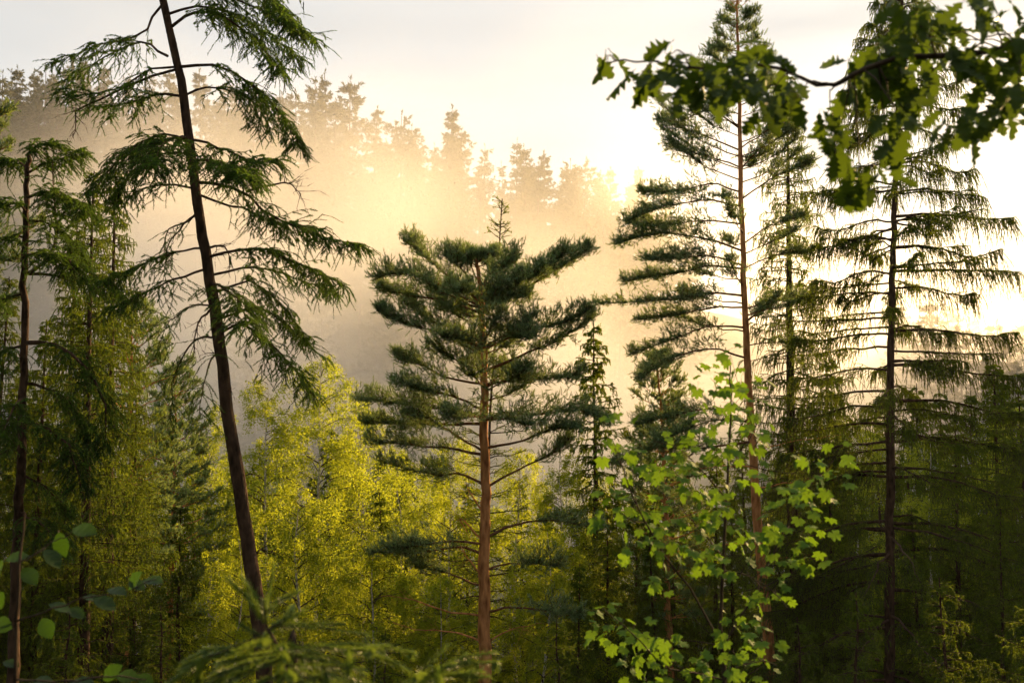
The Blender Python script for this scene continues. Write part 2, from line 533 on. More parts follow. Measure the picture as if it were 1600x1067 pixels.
def far_conifer(seed, h=22.0, wid=2.6, bare=0.4, rough=0.25, bush=1.0):
    global rng
    keep = rng; rng = np.random.default_rng(seed)
    root = thing('spruce_tree', (0, -500, 0), '', 'tree')
    tb = MB(); z = np.linspace(-0.6, h, 14)
    x = np.cumsum(rng.normal(0, .05, 14)); y = np.cumsum(rng.normal(0, .05, 14))
    tp = np.stack([x, y, z], -1)
    tb.tube(tp, np.linspace(.24, .03, 14), 7)
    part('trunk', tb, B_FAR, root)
    cb = MB(); O, D, L = [], [], []
    nw = int((1 - bare) * h / 0.55)
    for i in range(nw):
        u = (i + rng.uniform(-.3, .3)) / nw
        u = min(max(u, 0), 1)
        zz = h * (bare + (1 - bare) * u)
        c, _ = interp(tp, (zz + .6) / (h + .6))
        ln = wid * ((1 - u) ** 0.8 * bush + 0.12) * min(1, .55 + 2.2 * u) * rng.uniform(1 - rough, 1 + rough)
        for k in range(7):
            if rng.uniform() < 0.12: continue
            a = rng.uniform(0, 6.28); l2 = ln * rng.uniform(.55, 1.2)
            bp = bough(c, a, l2, 0.25 - .35 * (1 - u), 0.25, .22, 5, .05)
            ns = max(3, int(l2 * 4.5))
            p, t = interp(bp, rng.uniform(.12, 1, ns))
            O.append(p); D.append(t + rng.normal(0, .45, t.shape) - UP * .25); L.append(np.full(ns, .35))
    O.append(tp[-3:]); D.append(np.tile(UP, (3, 1)) + rng.normal(0, .1, (3, 3))); L.append(np.full(3, .5))
    cb.shoots(np.concatenate(O), np.concatenate(D), np.concatenate(L), NT_FAR, rng.uniform(.7, 1.1))
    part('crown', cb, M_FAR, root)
    root['h'] = h
    rng = keep
    return root


FAR = [far_conifer(101 + i, 22, w, b, r, bu) for i, (w, b, r, bu) in enumerate(
    [(3.4, .18, .2, 1.0), (4.0, .25, .3, 1.0), (2.9, .15, .25, .9), (4.4, .3, .35, 1.1), (3.6, .22, .4, .8), (3.9, .2, .2, 1.15)])]
LOW = [far_conifer(131 + i, 22, w, b, r, bu) for i, (w, b, r, bu) in enumerate([(3.0, .08, .2, 1.0), (3.5, .12, .3, 1.0), (2.8, .05, .3, 1.0)])]
_used = set()


def place(proto, x, y, h, rz, label, group, z=None):
    z = gz(x, y) if z is None else z
    s = h / proto['h']
    if proto.name not in _used:
        _used.add(proto.name)
        proto.location = (x, y, z); proto.rotation_euler = (0, 0, rz); proto.scale = (s, s, s)
        proto['label'] = label; proto['group'] = group
        return proto
    return dup(proto, (x, y, z), rz, s, label, group)


def ordw(i):
    return ORD[i] if i < len(ORD) else 'twenty-' + ORD[i - 20]


SKY = [(4, 118, 128), (28, 108, 150), (52, 116, 150), (72, 112, 140), (108, 100, 150), (136, 96, 160), (165, 108, 150), (196, 118, 160),
       (232, 120, 150), (268, 112, 160), (318, 118, 150), (352, 130, 165), (398, 138, 150), (438, 150, 165), (463, 148, 165),
       (487, 128, 138), (512, 122, 138), (541, 126, 140), (583, 172, 160), (628, 178, 140), (652, 196, 150), (698, 172, 148), (724, 208, 150),
       (762, 230, 150), (803, 222, 165), (822, 232, 150), (850, 240, 145), (888, 252, 148), (909, 250, 145), (957, 264, 160), (997, 266, 165)]
for i, (px, py, Y) in enumerate(SKY):
    top = at(px, py, Y); zg = gz(top[0], Y)
    h = float(np.clip(top[2] - zg, 15, 36))
    place(FAR[(i * 5 + i // 4) % 6], top[0], Y, h, i * 1.3, 'hazy conifer on the far ridge skyline, %s from the left' % ordw(i), 'conifers along the far ridge skyline', top[2] - h)
for i in range(len(SKY) - 1):
    (xa, ya, Ya), (xb, yb, Yb) = SKY[i], SKY[i + 1]
    px = (xa + xb) / 2 + rng.uniform(-6, 6); py = (ya + yb) / 2 + rng.uniform(22, 50); Y = (Ya + Yb) / 2 + rng.uniform(-8, 4)
    top = at(px, py, Y); zg = gz(top[0], Y); h = float(np.clip(top[2] - zg, 11, 28))
    place(LOW[i % 3], top[0], Y, h, i * 2.3, 'shorter hazy conifer filling the far ridge treeline, %s from the left' % ordw(i), 'shorter conifers in the ridge treeline', top[2] - h)
for k in range(150):
    px = rng.uniform(-60, 1120); Y = rng.uniform(100, 172)
    sky_py = np.interp(px, [s[0] for s in SKY], [s[1] for s in SKY])
    p = at(px, 620, Y); zg = gz(p[0], Y)
    hmax = at(px, sky_py + rng.uniform(8, 60), Y)[2] - zg
    if hmax < 10: continue
    h = min(hmax, rng.uniform(17, 26))
    place(LOW[k % 3], p[0], Y, h, k * 2.1, 'mist-veiled conifer on the far slope, ' + where(px), 'conifers on the misty slope ' + where(px))
RIGHT = [(1452, 470, 100), (1483, 478, 112), (1505, 505, 96), (1528, 498, 120), (1552, 508, 100), (1577, 518, 92), (1598, 505, 105), (1622, 500, 110),
         (1425, 500, 112), (1400, 480, 118), (1650, 495, 100)]
for i, (px, py, Y) in enumerate(sorted(RIGHT)):
    top = at(px, py, Y); zg = gz(top[0], Y)
    h = max(9.0, top[2] - zg)
    place(FAR[(i * 2 + 1) % 6], top[0], Y, h, i * 1.9, 'hazy conifer in the valley beyond the right-hand spruce, %s from the left' % ordw(i), 'conifers in the right-hand valley', top[2] - h)

for i, (x, y, h) in enumerate([(-19, 1, 18), (-23, 8, 20), (-27, 15, 21), (-21, -5, 19), (-31, 24, 22), (18, 1, 18), (22, 9, 20), (26, 17, 21), (30, 24, 21), (27, 3, 20), (-28, 4, 20), (5, -25, 23), (-6, -27, 23), (16, -27, 23), (-17, -28, 23),
                             (-14, -6, 17), (-8, -11, 19), (-3, -7, 16), (3, -12, 20), (8, -7, 17), (14, -10, 18), (-20, -14, 20), (20, -5, 17), (-1, -18, 19), (11, -19, 20), (-12, -20, 20), (24, -15, 19), (-24, -4, 18)]):
    place(LOW[i % 3], x, y, h, i * 1.7, 'unseen conifer added around the viewpoint to dim the sky light', 'light-blocking conifers around the viewpoint')  # out of view behind and beside the camera, added to darken the foreground

for i in range(30):           # unseen wood added right of the view, tops set to shade lower trees
    y = 74 + 46 * (i / 29) + rng.uniform(-3, 3); x = .56 * y + 3 + rng.uniform(0, 26)
    h = float(np.clip(15.5 + (y - 82) * .40 + rng.uniform(-3, 2) - gz(x, y), 18, 40))
    place(LOW[i % 3], x, y, h, i * 1.1, 'unseen tall conifer added beyond the right edge to cast shade', 'shade-casting conifers beyond the right edge')

# far wooded hill on the right: one mass of crowns
hb = MB(); O, D, L = [], [], []
for k in range(700):
    x = rng.uniform(90, 330); y = rng.uniform(300, 420)
    z = gz(x, y); h = rng.uniform(10, 15)
    n = 11; u = rng.uniform(0, 1, n); a = rng.uniform(0, 6.28, n); r = 3.0 * (1 - u) ** .8
    O.append(np.stack([x + r * np.cos(a), y + r * np.sin(a), z + h * (.15 + .85 * u)], -1))
    D.append(np.stack([np.cos(a), np.sin(a), -.2 + 0 * a], -1)); L.append(np.full(n, 1.0))
hb.shoots(np.concatenate(O), np.concatenate(D), np.concatenate(L), NT_FAR, 3.8)
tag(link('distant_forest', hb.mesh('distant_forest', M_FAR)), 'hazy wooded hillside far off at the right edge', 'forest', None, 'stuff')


# ------------------------------------------------------------------ mid-ground tree kinds
def spruce_tree(h, rad, seed, tm=NT_SPR, whorl=0.42, per=5, K=3, m=14, hang=.4, K2=2, p2=.7, bare=.08, name='spruce_tree', up=(.25, -.15), power=.8, r0=None):
    global rng
    keep = rng; rng = np.random.default_rng(seed)
    root = thing(name, (0, -500, 0), '', 'tree')
    z = np.linspace(-.5, h, 18)
    tp = np.stack([np.cumsum(rng.normal(0, .015, 18)), np.cumsum(rng.normal(0, .015, 18)), z], -1)
    tb = MB(); r0 = r0 or h * .011 + .02
    tb.tube(tp, np.linspace(r0, .012, 18), 8)
    part('trunk', tb, B_SPRUCE, root)
    wb, fb = MB(), MB()
    zz = h * bare
    while zz < h - .12:
        u = zz / h
        c, _ = interp(tp, (zz + .5) / (h + .5))
        ln = rad * ((1 - u) ** power + .03)
        a0 = rng.uniform(0, 6.28)
        for k in range(per + rng.integers(-1, 2)):
            a = a0 + k * 6.28 / per + rng.uniform(-.5, .5)
            l2 = ln * rng.uniform(.4, 1.25)
            bp = bough(c + UP * rng.normal(0, .1), a, l2, up[0] * u + up[1] * (1 - u) + rng.normal(0, .12), .28, .22, 6, .03)
            wb.tube(bp, np.linspace(.010 + .006 * l2, .003, 6), 4)
            mm = max(4, int(m * l2 / rad * 1.3))
            O, D, L = spruce_fol(bp, mm, .45 * l2 ** .7, K, hang * min(1, l2), K2, p2, t0=.12)
            fb.shoots(O, D, L, tm)
        zz += whorl * (1.1 - .55 * u) * rng.uniform(.8, 1.2)
    fb.shoots(tp[-2:-1], [UP], [h / 18], tm)
    tag(part('boughs', wb, B_SPRUCE, root), None, kind='stuff')
    tag(part('needles', fb, M_SPRUCE, root), None, kind='stuff')
    root['h'] = h
    rng = keep
    return root


def pine_tree(h, rad, seed, bare=.45, name='pine_tree'):
    global rng
    keep = rng; rng = np.random.default_rng(seed)
    root = thing(name, (0, -500, 0), '', 'tree')
    z = np.linspace(-.5, h, 18)
    tp = np.stack([np.cumsum(rng.normal(0, .025, 18)), np.cumsum(rng.normal(0, .025, 18)), z], -1)
    tb = MB(); tb.tube(tp, np.linspace(h * .012 + .02, .02, 18), 9)
    part('trunk', tb, B_PINE, root)
    wb, fb = MB(), MB()
    zz = h * bare
    while zz < h - .1:
        u = (zz / h - bare) / (1 - bare)
        c, _ = interp(tp, (zz + .5) / (h + .5))
        ln = rad * ((1 - u) ** .6 + .12) * min(1, .6 + 1.5 * u)
        a0 = rng.uniform(0, 6.28)
        for k in range(5):
            a = a0 + k * 1.257 + rng.uniform(-.35, .35); l2 = ln * rng.uniform(.6, 1.15)
            bp = bough(c, a, l2, .15 + .5 * u, .05, .12, 6, .04)
            wb.tube(bp, np.linspace(.012 + .009 * l2, .004, 6), 4)
            (O, D, L), (TO, TD, TL) = pine_fol(bp, max(5, int(9 * l2)), .5 * l2 ** .7, 2, 2, t0=.3)
            fb.shoots(O, D, L, NT_PINE_LO); wb.shoots(TO, TD, TL, NT_TWIG, .01)
        zz += .55 * rng.uniform(.7, 1.2) * (1.1 - .5 * u)
    tag(part('boughs', wb, B_PINE, root), None, kind='stuff'); tag(part('needles', fb, M_PINE, root), None, kind='stuff')
    root['h'] = h
    rng = keep
    return root


def birch_tree(h, rad, seed, leaves=36000, bare=.22, size=.052, name='birch_tree'):
    global rng
    keep = rng; rng = np.random.default_rng(seed)
    root = thing(name, (0, -500, 0), '', 'tree')
    z = np.linspace(-.5, h, 16)
    tp = np.stack([np.cumsum(rng.normal(0, .05, 16)), np.cumsum(rng.normal(0, .05, 16)), z], -1)
    tb = MB(); tb.tube(tp, np.linspace(h * .007 + .02, .008, 16), 8)
    part('trunk', tb, B_BIRCH, root)
    wb, fb = MB(), MB()
    O, D, S = [], [], []
    nl = int(h * 5.5)
    for i in range(nl):
        u = bare + (1 - bare) * (i + rng.uniform()) / nl
        c, _ = interp(tp, (u * h + .5) / (h + .5))
        v = (u - bare) / (1 - bare)
        l2 = rad * (.35 + 1.1 * math.sin(min(1, v * 1.15 + .12) * 2.9) ** .8 if v < .95 else .3) * rng.uniform(.6, 1.1)
        a = rng.uniform(0, 6.28)
        bp = bough(c, a, l2, .8, .55, -.12, 7, .05)
        wb.tube(bp, np.linspace(.006 + .008 * l2, .003, 7), 4)
        n = max(4, int(l2 * 9))
        p, t = interp(bp, rng.uniform(.25, 1, n))
        d = nrm(t * .5 + rng.normal(0, .5, p.shape) - UP * .15)
        sg = rng.uniform(.15, .4, n) * min(1.2, l2)
        wb.shoots(p, d, sg, NT_TWIG, .007)
        q = p + d * sg[:, None]
        dh = nrm(-UP + rng.normal(0, .3, p.shape)); sh = rng.uniform(.15, .7, n)
        wb.shoots(q, dh, sh, NT_TWIG, .005)
        k = max(3, int(leaves / nl / n / 2 * min(1.0, l2 / rad * 1.4)))
        for (pp, dd, ll) in ((p, d, sg), (q, dh, sh)):
            f = rng.uniform(0.1, 1, (n, k))
            O.append((pp[:, None] + dd[:, None] * (ll[:, None] * f)[..., None]).reshape(-1, 3))
    O = np.concatenate(O); O = O + rng.normal(0, .07, O.shape)
    D = nrm(rng.normal(0, .6, O.shape) - UP * .8)
    fb.shoots(O, D, 0.0, NT_LEAF, size * rng.uniform(.7, 1.25, len(O)))
    tag(part('boughs', wb, B_DARK, root), None, kind='stuff'); tag(part('foliage', fb, M_BIRCH, root), None, kind='stuff')
    root['h'] = h
    rng = keep
    return root


BIRCH = [birch_tree(12, 1.5, 201), birch_tree(12, 1.9, 202, 44000), birch_tree(11, 1.3, 203, 32000), birch_tree(9, 1.9, 204, 44000, .08)]
SPR = [spruce_tree(12, 2.0, 301, NT_SPR_LO), spruce_tree(12, 2.4, 302, NT_SPR_LO, .45, 5, 3, 15, .5), spruce_tree(12, 1.7, 303, NT_SPR_LO, .4, 5, 2, 12, .35)]
SPIRE = spruce_tree(14, 1.7, 307, NT_SPR, .55, 5, 1, 14, .12, 1, .35, .1, up=(.8, -.1), power=.8, r0=.06)
PIN = [pine_tree(12, 2.0, 401), pine_tree(12, 1.7, 402, .35)]


def mid(proto, px, py, Y, label, group=None, rz=None):
    top = at(px, py, Y); zg = gz(top[0], Y)
    return place(proto, top[0], Y, top[2] - zg, rng.uniform(0, 6.28) if rz is None else rz, label, group)


G_B, G_S, G_P = 'birches in the valley below', 'spruces behind the front row', 'pines behind the front row'
mid(BIRCH[0], 428, 600, 29, 'white-stemmed birch right behind the leaning dark spruce trunk', G_B)
mid(BIRCH[1], 505, 560, 31, 'sunlit yellow-green birch left of the central pine, taller of the pair', G_B)
mid(BIRCH[2], 558, 625, 33, 'sunlit birch with crown touching the central pine on its left', G_B)
mid(BIRCH[0], 340, 640, 34, 'birch between the leaning spruce and the left-hand pine', G_B)
mid(BIRCH[3], 470, 760, 25, 'shaded bushy birch below the sunlit birch crowns', G_B)
mid(BIRCH[3], 370, 840, 22, 'low dark bushy birch left of the leaning spruce trunk', G_B)
mid(BIRCH[3], 590, 830, 24, 'low shaded birch left of the central pine trunk', G_B)
mid(BIRCH[1], 700, 690, 30, 'bright yellow birch showing through the central pine on its left', G_B)
mid(BIRCH[2], 810, 700, 31, 'golden backlit birch just right of the central pine trunk', G_B)
mid(BIRCH[0], 868, 715, 29, 'birch with drooping lit sprays right of the central pine', G_B)
mid(BIRCH[3], 850, 830, 26, 'low birch with green drooping sprays right of the pine trunk', G_B)
mid(BIRCH[3], 690, 900, 25, 'dark low birch at the foot of the central pine', G_B)
mid(BIRCH[2], 640, 700, 35, 'birch half hidden behind the left boughs of the central pine', G_B)
sp_ = mid(SPIRE, 746, 308, 27.5, 'slender young spruce whose spire rises behind the central pine', G_S, 0.0)
sp_.rotation_euler = (0, math.asin(.66 / (sp_['h'] * sp_.scale[0])), 0)
mid(SPR[0], 930, 500, 30, 'young spruce with pale tip right of the central pine', G_S)
mid(SPR[0], 985, 640, 33, 'small spruce left of the tall right-hand pine', G_S)
mid(SPR[1], 1050, 600, 34, 'dark spruce below the left boughs of the tall right-hand pine', G_S)
mid(SPR[1], 950, 780, 27, 'shaded spruce between central pine and maple sapling', G_S)
mid(SPR[0], 1110, 690, 36, 'dark spruce directly behind the maple sapling', G_S)
mid(SPR[1], 1290, 540, 33, 'golden backlit spruce between the two tall right-hand spruces', G_S)
mid(SPR[0], 1300, 700, 28, 'low dark spruce beside the right-hand spruce trunk on its left', G_S)
mid(SPR[2], 1555, 560, 30, 'thin-topped young spruce near the right edge', G_S)
mid(SPR[1], 1490, 640, 29, 'spreading spruce just right of the right-hand spruce trunk', G_S)
mid(SPR[1], 1610, 600, 27, 'dark spruce cut off by the right edge', G_S)
mid(SPR[1], 1440, 790, 24, 'low black-green spruce below the right-hand spruce', G_S)
mid(SPR[0], 1560, 800, 22, 'low black-green spruce in the bottom right corner', G_S)
mid(SPR[1], 1240, 820, 25, 'low dark spruce right of the maple sapling', G_S)
mid(SPR[0], 1030, 800, 26, 'low dark spruce left of the maple sapling stem', G_S)
mid(SPR[1], 900, 880, 24, 'low dark spruce right of the central pine foot', G_S)
mid(SPR[1], 1680, 480, 32, 'tall dark spruce just beyond the right edge', G_S)
mid(PIN[0], 205, 482, 25, 'blue-green pine with orange trunk behind the leaning spruce', G_P)
mid(PIN[1], 268, 585, 28, 'smaller blue-green pine left of the leaning spruce trunk', G_P)
mid(PIN[1], 1040, 560, 31, 'pine with grey-green pads left of the tall right-hand pine', G_P)
mid(SPR[1], 120, 640, 27, 'spruce filling the gap between left-edge tree and pine trunk', G_S)
mid(SPR[0], 30, 560, 24, 'spruce behind the left-edge tree', G_S)
mid(SPR[1], 285, 760, 27, 'dark spruce low between pine trunk and leaning spruce', G_S)
mid(SPR[0], 120, 850, 19, 'low dark spruce in the bottom left corner', G_S)
mid(SPR[1], 620, 760, 30, 'dark spruce behind the lower left boughs of the central pine', G_S)


# thicket behind the front row
for k in range(46):
    px = -60 + 1720 * (k + rng.uniform(.1, .9)) / 46; Y = rng.uniform(34, 47)
    lim = np.interp(px, [0, 300, 560, 700, 900, 1000, 1150, 1300, 1500, 1650], [620, 660, 655, 700, 720, 730, 720, 640, 625, 600])
    if k % 3 == 1:
        mid(BIRCH[k % 4], px, lim + rng.uniform(10, 90), Y, 'birch in the thicket, ' + where(px), 'thicket birches ' + where(px))
    else:
        mid(SPR[k % 3], px, lim + rng.uniform(5, 90), Y, 'spruce in the dark thicket, ' + where(px), 'thicket spruces ' + where(px))


for k in range(14):
    mid(SPR[k % 3], 1180 + 42 * k + rng.uniform(-15, 15), np.interp(k, [0, 6, 13], [640, 590, 545]) + rng.uniform(0, 35), rng.uniform(48, 60), 'spruce deep in the thicket beyond the right-hand spruce', 'spruces deep in the thicket')


for k in range(9):  # out-of-view spruces added to keep low sun off the lower right
    mid(SPR[k % 3], 1650 + 46 * k + rng.uniform(-12, 12), rng.uniform(465, 520), rng.uniform(46, 58), 'unseen spruce added beyond the right edge to block low sun', 'sun-blocking spruces beyond the right edge')


# ------------------------------------------------------------------ hero trees
def base_of(px, Y):
    p = at(px, 1067, Y); return np.array([p[0], Y, gz(p[0], Y)])


# --- leaning dark spruce, left
YA = 13.0
kA = [(430, 1230), (414, 1067), (402, 950), (380, 800), (357, 650), (338, 500), (322, 400), (303, 280), (283, 130), (254, 0), (215, -160), (180, -330), (160, -480)]
b = at(445, 1340, YA); b[2] = gz(b[0], YA)
A = thing('spruce_tree', b, 'tall dark spruce leaning left, its bare lower trunk crossing the frame', 'tree')
tpA = trunk_part(A, [b - UP * .3] + [at(x, y, YA) for x, y in kA], .122, .03, B_SPRUCE, 14, 60, .005)
BA = [([(258, -20), (330, -12), (420, 20), (490, 60)], -.6, 1), ([(265, 22), (330, 12), (400, 45), (472, 92)], .7, 1), ([(268, 42), (310, 18), (360, 30), (410, 78), (440, 108)], -.9, 1),
      ([(240, -60), (300, -70), (380, -40), (440, 10)], .3, 1), ([(245, -50), (320, -60), (400, -20), (470, 40)], -1.0, 1),
      ([(280, 105), (340, 106), (400, 135), (450, 190), (468, 226)], -.3, 1), ([(288, 150), (340, 138), (390, 158), (425, 200)], .8, 1), ([(296, 218), (340, 228), (385, 250), (425, 250)], -1.2, .8),
      ([(305, 285), (370, 295), (420, 335), (490, 364), (565, 384)], -.5, 1), ([(312, 305), (380, 328), (440, 348), (500, 358)], .8, .7),
      ([(325, 402), (400, 388), (470, 412), (540, 448)], -.5, 1), ([(330, 430), (400, 420), (460, 435), (520, 455)], .6, .7), ([(335, 458), (390, 440), (440, 478), (478, 530)], .3, 1), ([(340, 525), (380, 508), (440, 555), (488, 615)], -.7, 1),
      ([(337, 500), (400, 480), (450, 510), (500, 555)], .8, .7),
      ([(252, 10), (215, 58), (150, 72), (85, 98)], -.5, .7), ([(262, 88), (220, 68), (165, 88), (108, 128)], .6, .6), ([(272, 105), (235, 107), (190, 135), (140, 148), (100, 138)], -.7, .8),
      ([(285, 150), (240, 148), (180, 168), (125, 160)], .8, .7), ([(292, 220), (240, 212), (190, 245), (150, 295)], -.9, 1.2), ([(298, 240), (250, 240), (215, 262), (180, 300)], -.3, 1.0),
      ([(306, 295), (260, 288), (215, 300), (180, 340)], .4, .6), ([(316, 388), (275, 393), (220, 415), (165, 435)], -.5, 1), ([(322, 420), (270, 436), (220, 462), (172, 480)], .6, .8),
      ([(300, 250), (320, 250), (360, 260), (390, 275)], -1.9, 1.2), ([(290, 215), (270, 215), (250, 232), (235, 260)], -1.8, 1.2), ([(328, 440), (350, 450), (375, 480), (385, 510)], -1.6, .9),
      ([(336, 478), (300, 478), (265, 500), (245, 545)], -.3, .35), ([(340, 525), (305, 532), (275, 580), (264, 650)], .4, .3), ([(345, 550), (330, 560), (318, 600), (312, 650)], -.9, .35), ([(312, 330), (290, 350), (262, 385), (258, 420)], -.5, .25)]
for path, dy, de in BA:
    pts = resample(pixpath(path, YA, dy), 10, .012)
    ln = plen(pts)
    hero_bough(A, pts, 'spruce', .007 + .007 * ln, NT_NEAR, B_SPRUCE, m=int(30 * ln * de) + 3, side=.62 * min(1, ln), K=4, hang=.24, K2=2, p2=1.0 * min(1, de), t0=.2 if de > .5 else .12, axisn=.08, fall=.17, spread=(.3, 1.3), wild=.2, herring=True, mat=M_NEAR)
for path, dy in (([(278, 108), (215, 128), (150, 160), (120, 172), (120, 200), (112, 212)], -.2), ([(320, 388), (345, 384), (357, 395), (360, 418)], -.1), ([(385, 300), (420, 290), (450, 285), (470, 305)], -.4),
                 ([(313, 330), (290, 348), (262, 362), (256, 395)], .1), ([(335, 480), (310, 505), (300, 560)], .2), ([(392, 880), (405, 860), (420, 850)], .1)):
    hero_bough(A, resample(pixpath(path, YA, dy), 9, .008), 'bare', .02, None, B_SPRUCE, m=12, side=.35)
for k in range(9):
    p, _ = interp(tpA, rng.uniform(.2, .56)); a = rng.uniform(0, 6.28); ln = rng.uniform(.12, .4)
    hero_bough(A, bough(p, a, ln, .25, .2, .0, 5, .03), 'bare', .014, None, B_SPRUCE, m=3, side=.15)
for k in range(22):          # boughs above the frame
    t = rng.uniform(.80, .985); p, _ = interp(tpA, t)
    ln = 2.0 * (1.04 - t) / .2 + .25
    hero_bough(A, bough(p, rng.uniform(0, 6.28), ln, .1, .35, .2, 8), 'spruce', .012 + .008 * ln, NT_SPR, B_SPRUCE, m=int(16 * ln) + 3, side=.5, K=3, hang=.35, K2=2, p2=.5, t0=.2)

# --- left-edge tree
YL = 14.0
bL = base_of(14, YL)
Lt = thing('spruce_tree', bL, 'dark trunk at the left edge with thick forked limbs and needle clumps', 'tree')
tpL = trunk_part(Lt, [bL - UP * .3] + [at(x, y, YL) for x, y in [(20, 1067), (26, 880), (31, 750), (36, 600), (38, 450), (41, 330), (44, 262), (48, 225)]], .088, .025, B_SPRUCE, 12, 44)
BL = [([(44, 428), (66, 412), (84, 385), (86, 330), (82, 250)], -.3, .8), ([(45, 428), (100, 432), (150, 438), (186, 452)], .2, .6), ([(38, 536), (85, 538), (130, 572), (165, 630), (164, 700)], -.5, .8),
      ([(41, 330), (20, 318), (-20, 322)], -.4, 1.2), ([(42, 310), (70, 300), (110, 310), (140, 330)], -.4, 1.2), ([(44, 270), (70, 255), (100, 245), (125, 235)], .2, 1.1), ([(44, 262), (25, 250), (0, 262)], .4, 1.1),
      ([(41, 345), (75, 350), (110, 372), (130, 400)], .4, 1.2), ([(40, 370), (10, 372), (-30, 400)], -.5, 1.1), ([(46, 235), (60, 228), (85, 222)], -.3, 1.1), ([(40, 400), (70, 395), (100, 402), (120, 425)], -.8, 1),
      ([(38, 460), (10, 465), (-30, 490)], -.3, 1), ([(37, 540), (5, 548), (-40, 580)], .3, 1), ([(36, 600), (80, 610), (120, 640), (140, 690)], .5, 1), ([(34, 660), (70, 668), (110, 700), (125, 760)], -.6, 1),
      ([(33, 700), (0, 710), (-40, 750)], -.4, 1), ([(36, 620), (20, 640), (0, 680)], -1.2, 1), ([(32, 740), (70, 760), (110, 800)], .2, .9), ([(30, 800), (60, 815), (95, 850)], -.5, .9)]
for path, dy, de in BL:
    pts = resample(pixpath(path, YL, dy), 9, .012); ln = plen(pts)
    hero_bough(Lt, pts, 'spruce', .010 + .012 * ln, NT_NEAR, B_SPRUCE, m=int(44 * ln * de) + 6, side=.55 * min(1, ln), K=4, hang=.24, K2=2, p2=.9, t0=.2, wild=.2, herring=True, mat=M_NEAR)

# --- sunlit spruce behind it
YD = 18.5
SD = spruce_tree(15, 1.9, 311, NT_SPR, .40, 6, 3, 18, .5, 3, .6)
mid(SD, 150, 268, YD, 'spruce with golden drooping sprays between left-edge tree and leaning spruce')

mid(SD, 186, 262, 20.5, 'spruce with golden sprays close behind the leaning spruce, on its left')
mid(SD, 105, 330, 22, 'slim spruce showing between the left-edge trunk and the golden-sprayed spruces')
mid(SD, 62, 500, 21, 'spruce with hanging sprays just right of the left-edge trunk')
mid(SD, 215, 600, 22.5, 'spruce with yellow-lit sprays low beside the left-hand pine trunk')
mid(SD, -30, 430, 20, 'spruce partly cut off by the left edge')

YOUNG = spruce_tree(5, 1.5, 315, NT_SPR, .42, 5, 3, 12, .35, 2, .6, .06)
for px, py, Y, lb in [(1330, 925, 15, 'low dark young spruce at the bottom, between maple sapling and right-hand spruce'), (1480, 905, 16, 'low dark young spruce at the bottom, right of the right-hand spruce trunk'), (1592, 940, 15, 'low dark young spruce in the very bottom right corner'),
                      (1250, 965, 17, 'low dark young spruce at the bottom, just right of the maple sapling'), (880, 965, 17, 'low dark young spruce at the bottom, left of the maple sapling'), (255, 945, 15.5, 'low dark young spruce at the bottom, left of the young spruce twigs'), (100, 935, 16, 'low dark young spruce behind the hazel leaves'), (600, 985, 18, 'low dark young spruce at the foot of the central pine, on its left')]:
    mid(YOUNG, px, py, Y, lb, 'young spruces along the lower edge')

# --- pine whose tuft enters at the top left
PC = pine_tree(17, 2.6, 411, .5)
top = at(-140, -60, 17.5)
place(PC, top[0], 17.5, top[2] - gz(top[0], 17.5), 1.0, 'pine standing beyond the left edge, one tuft reaching into the top left corner', None)

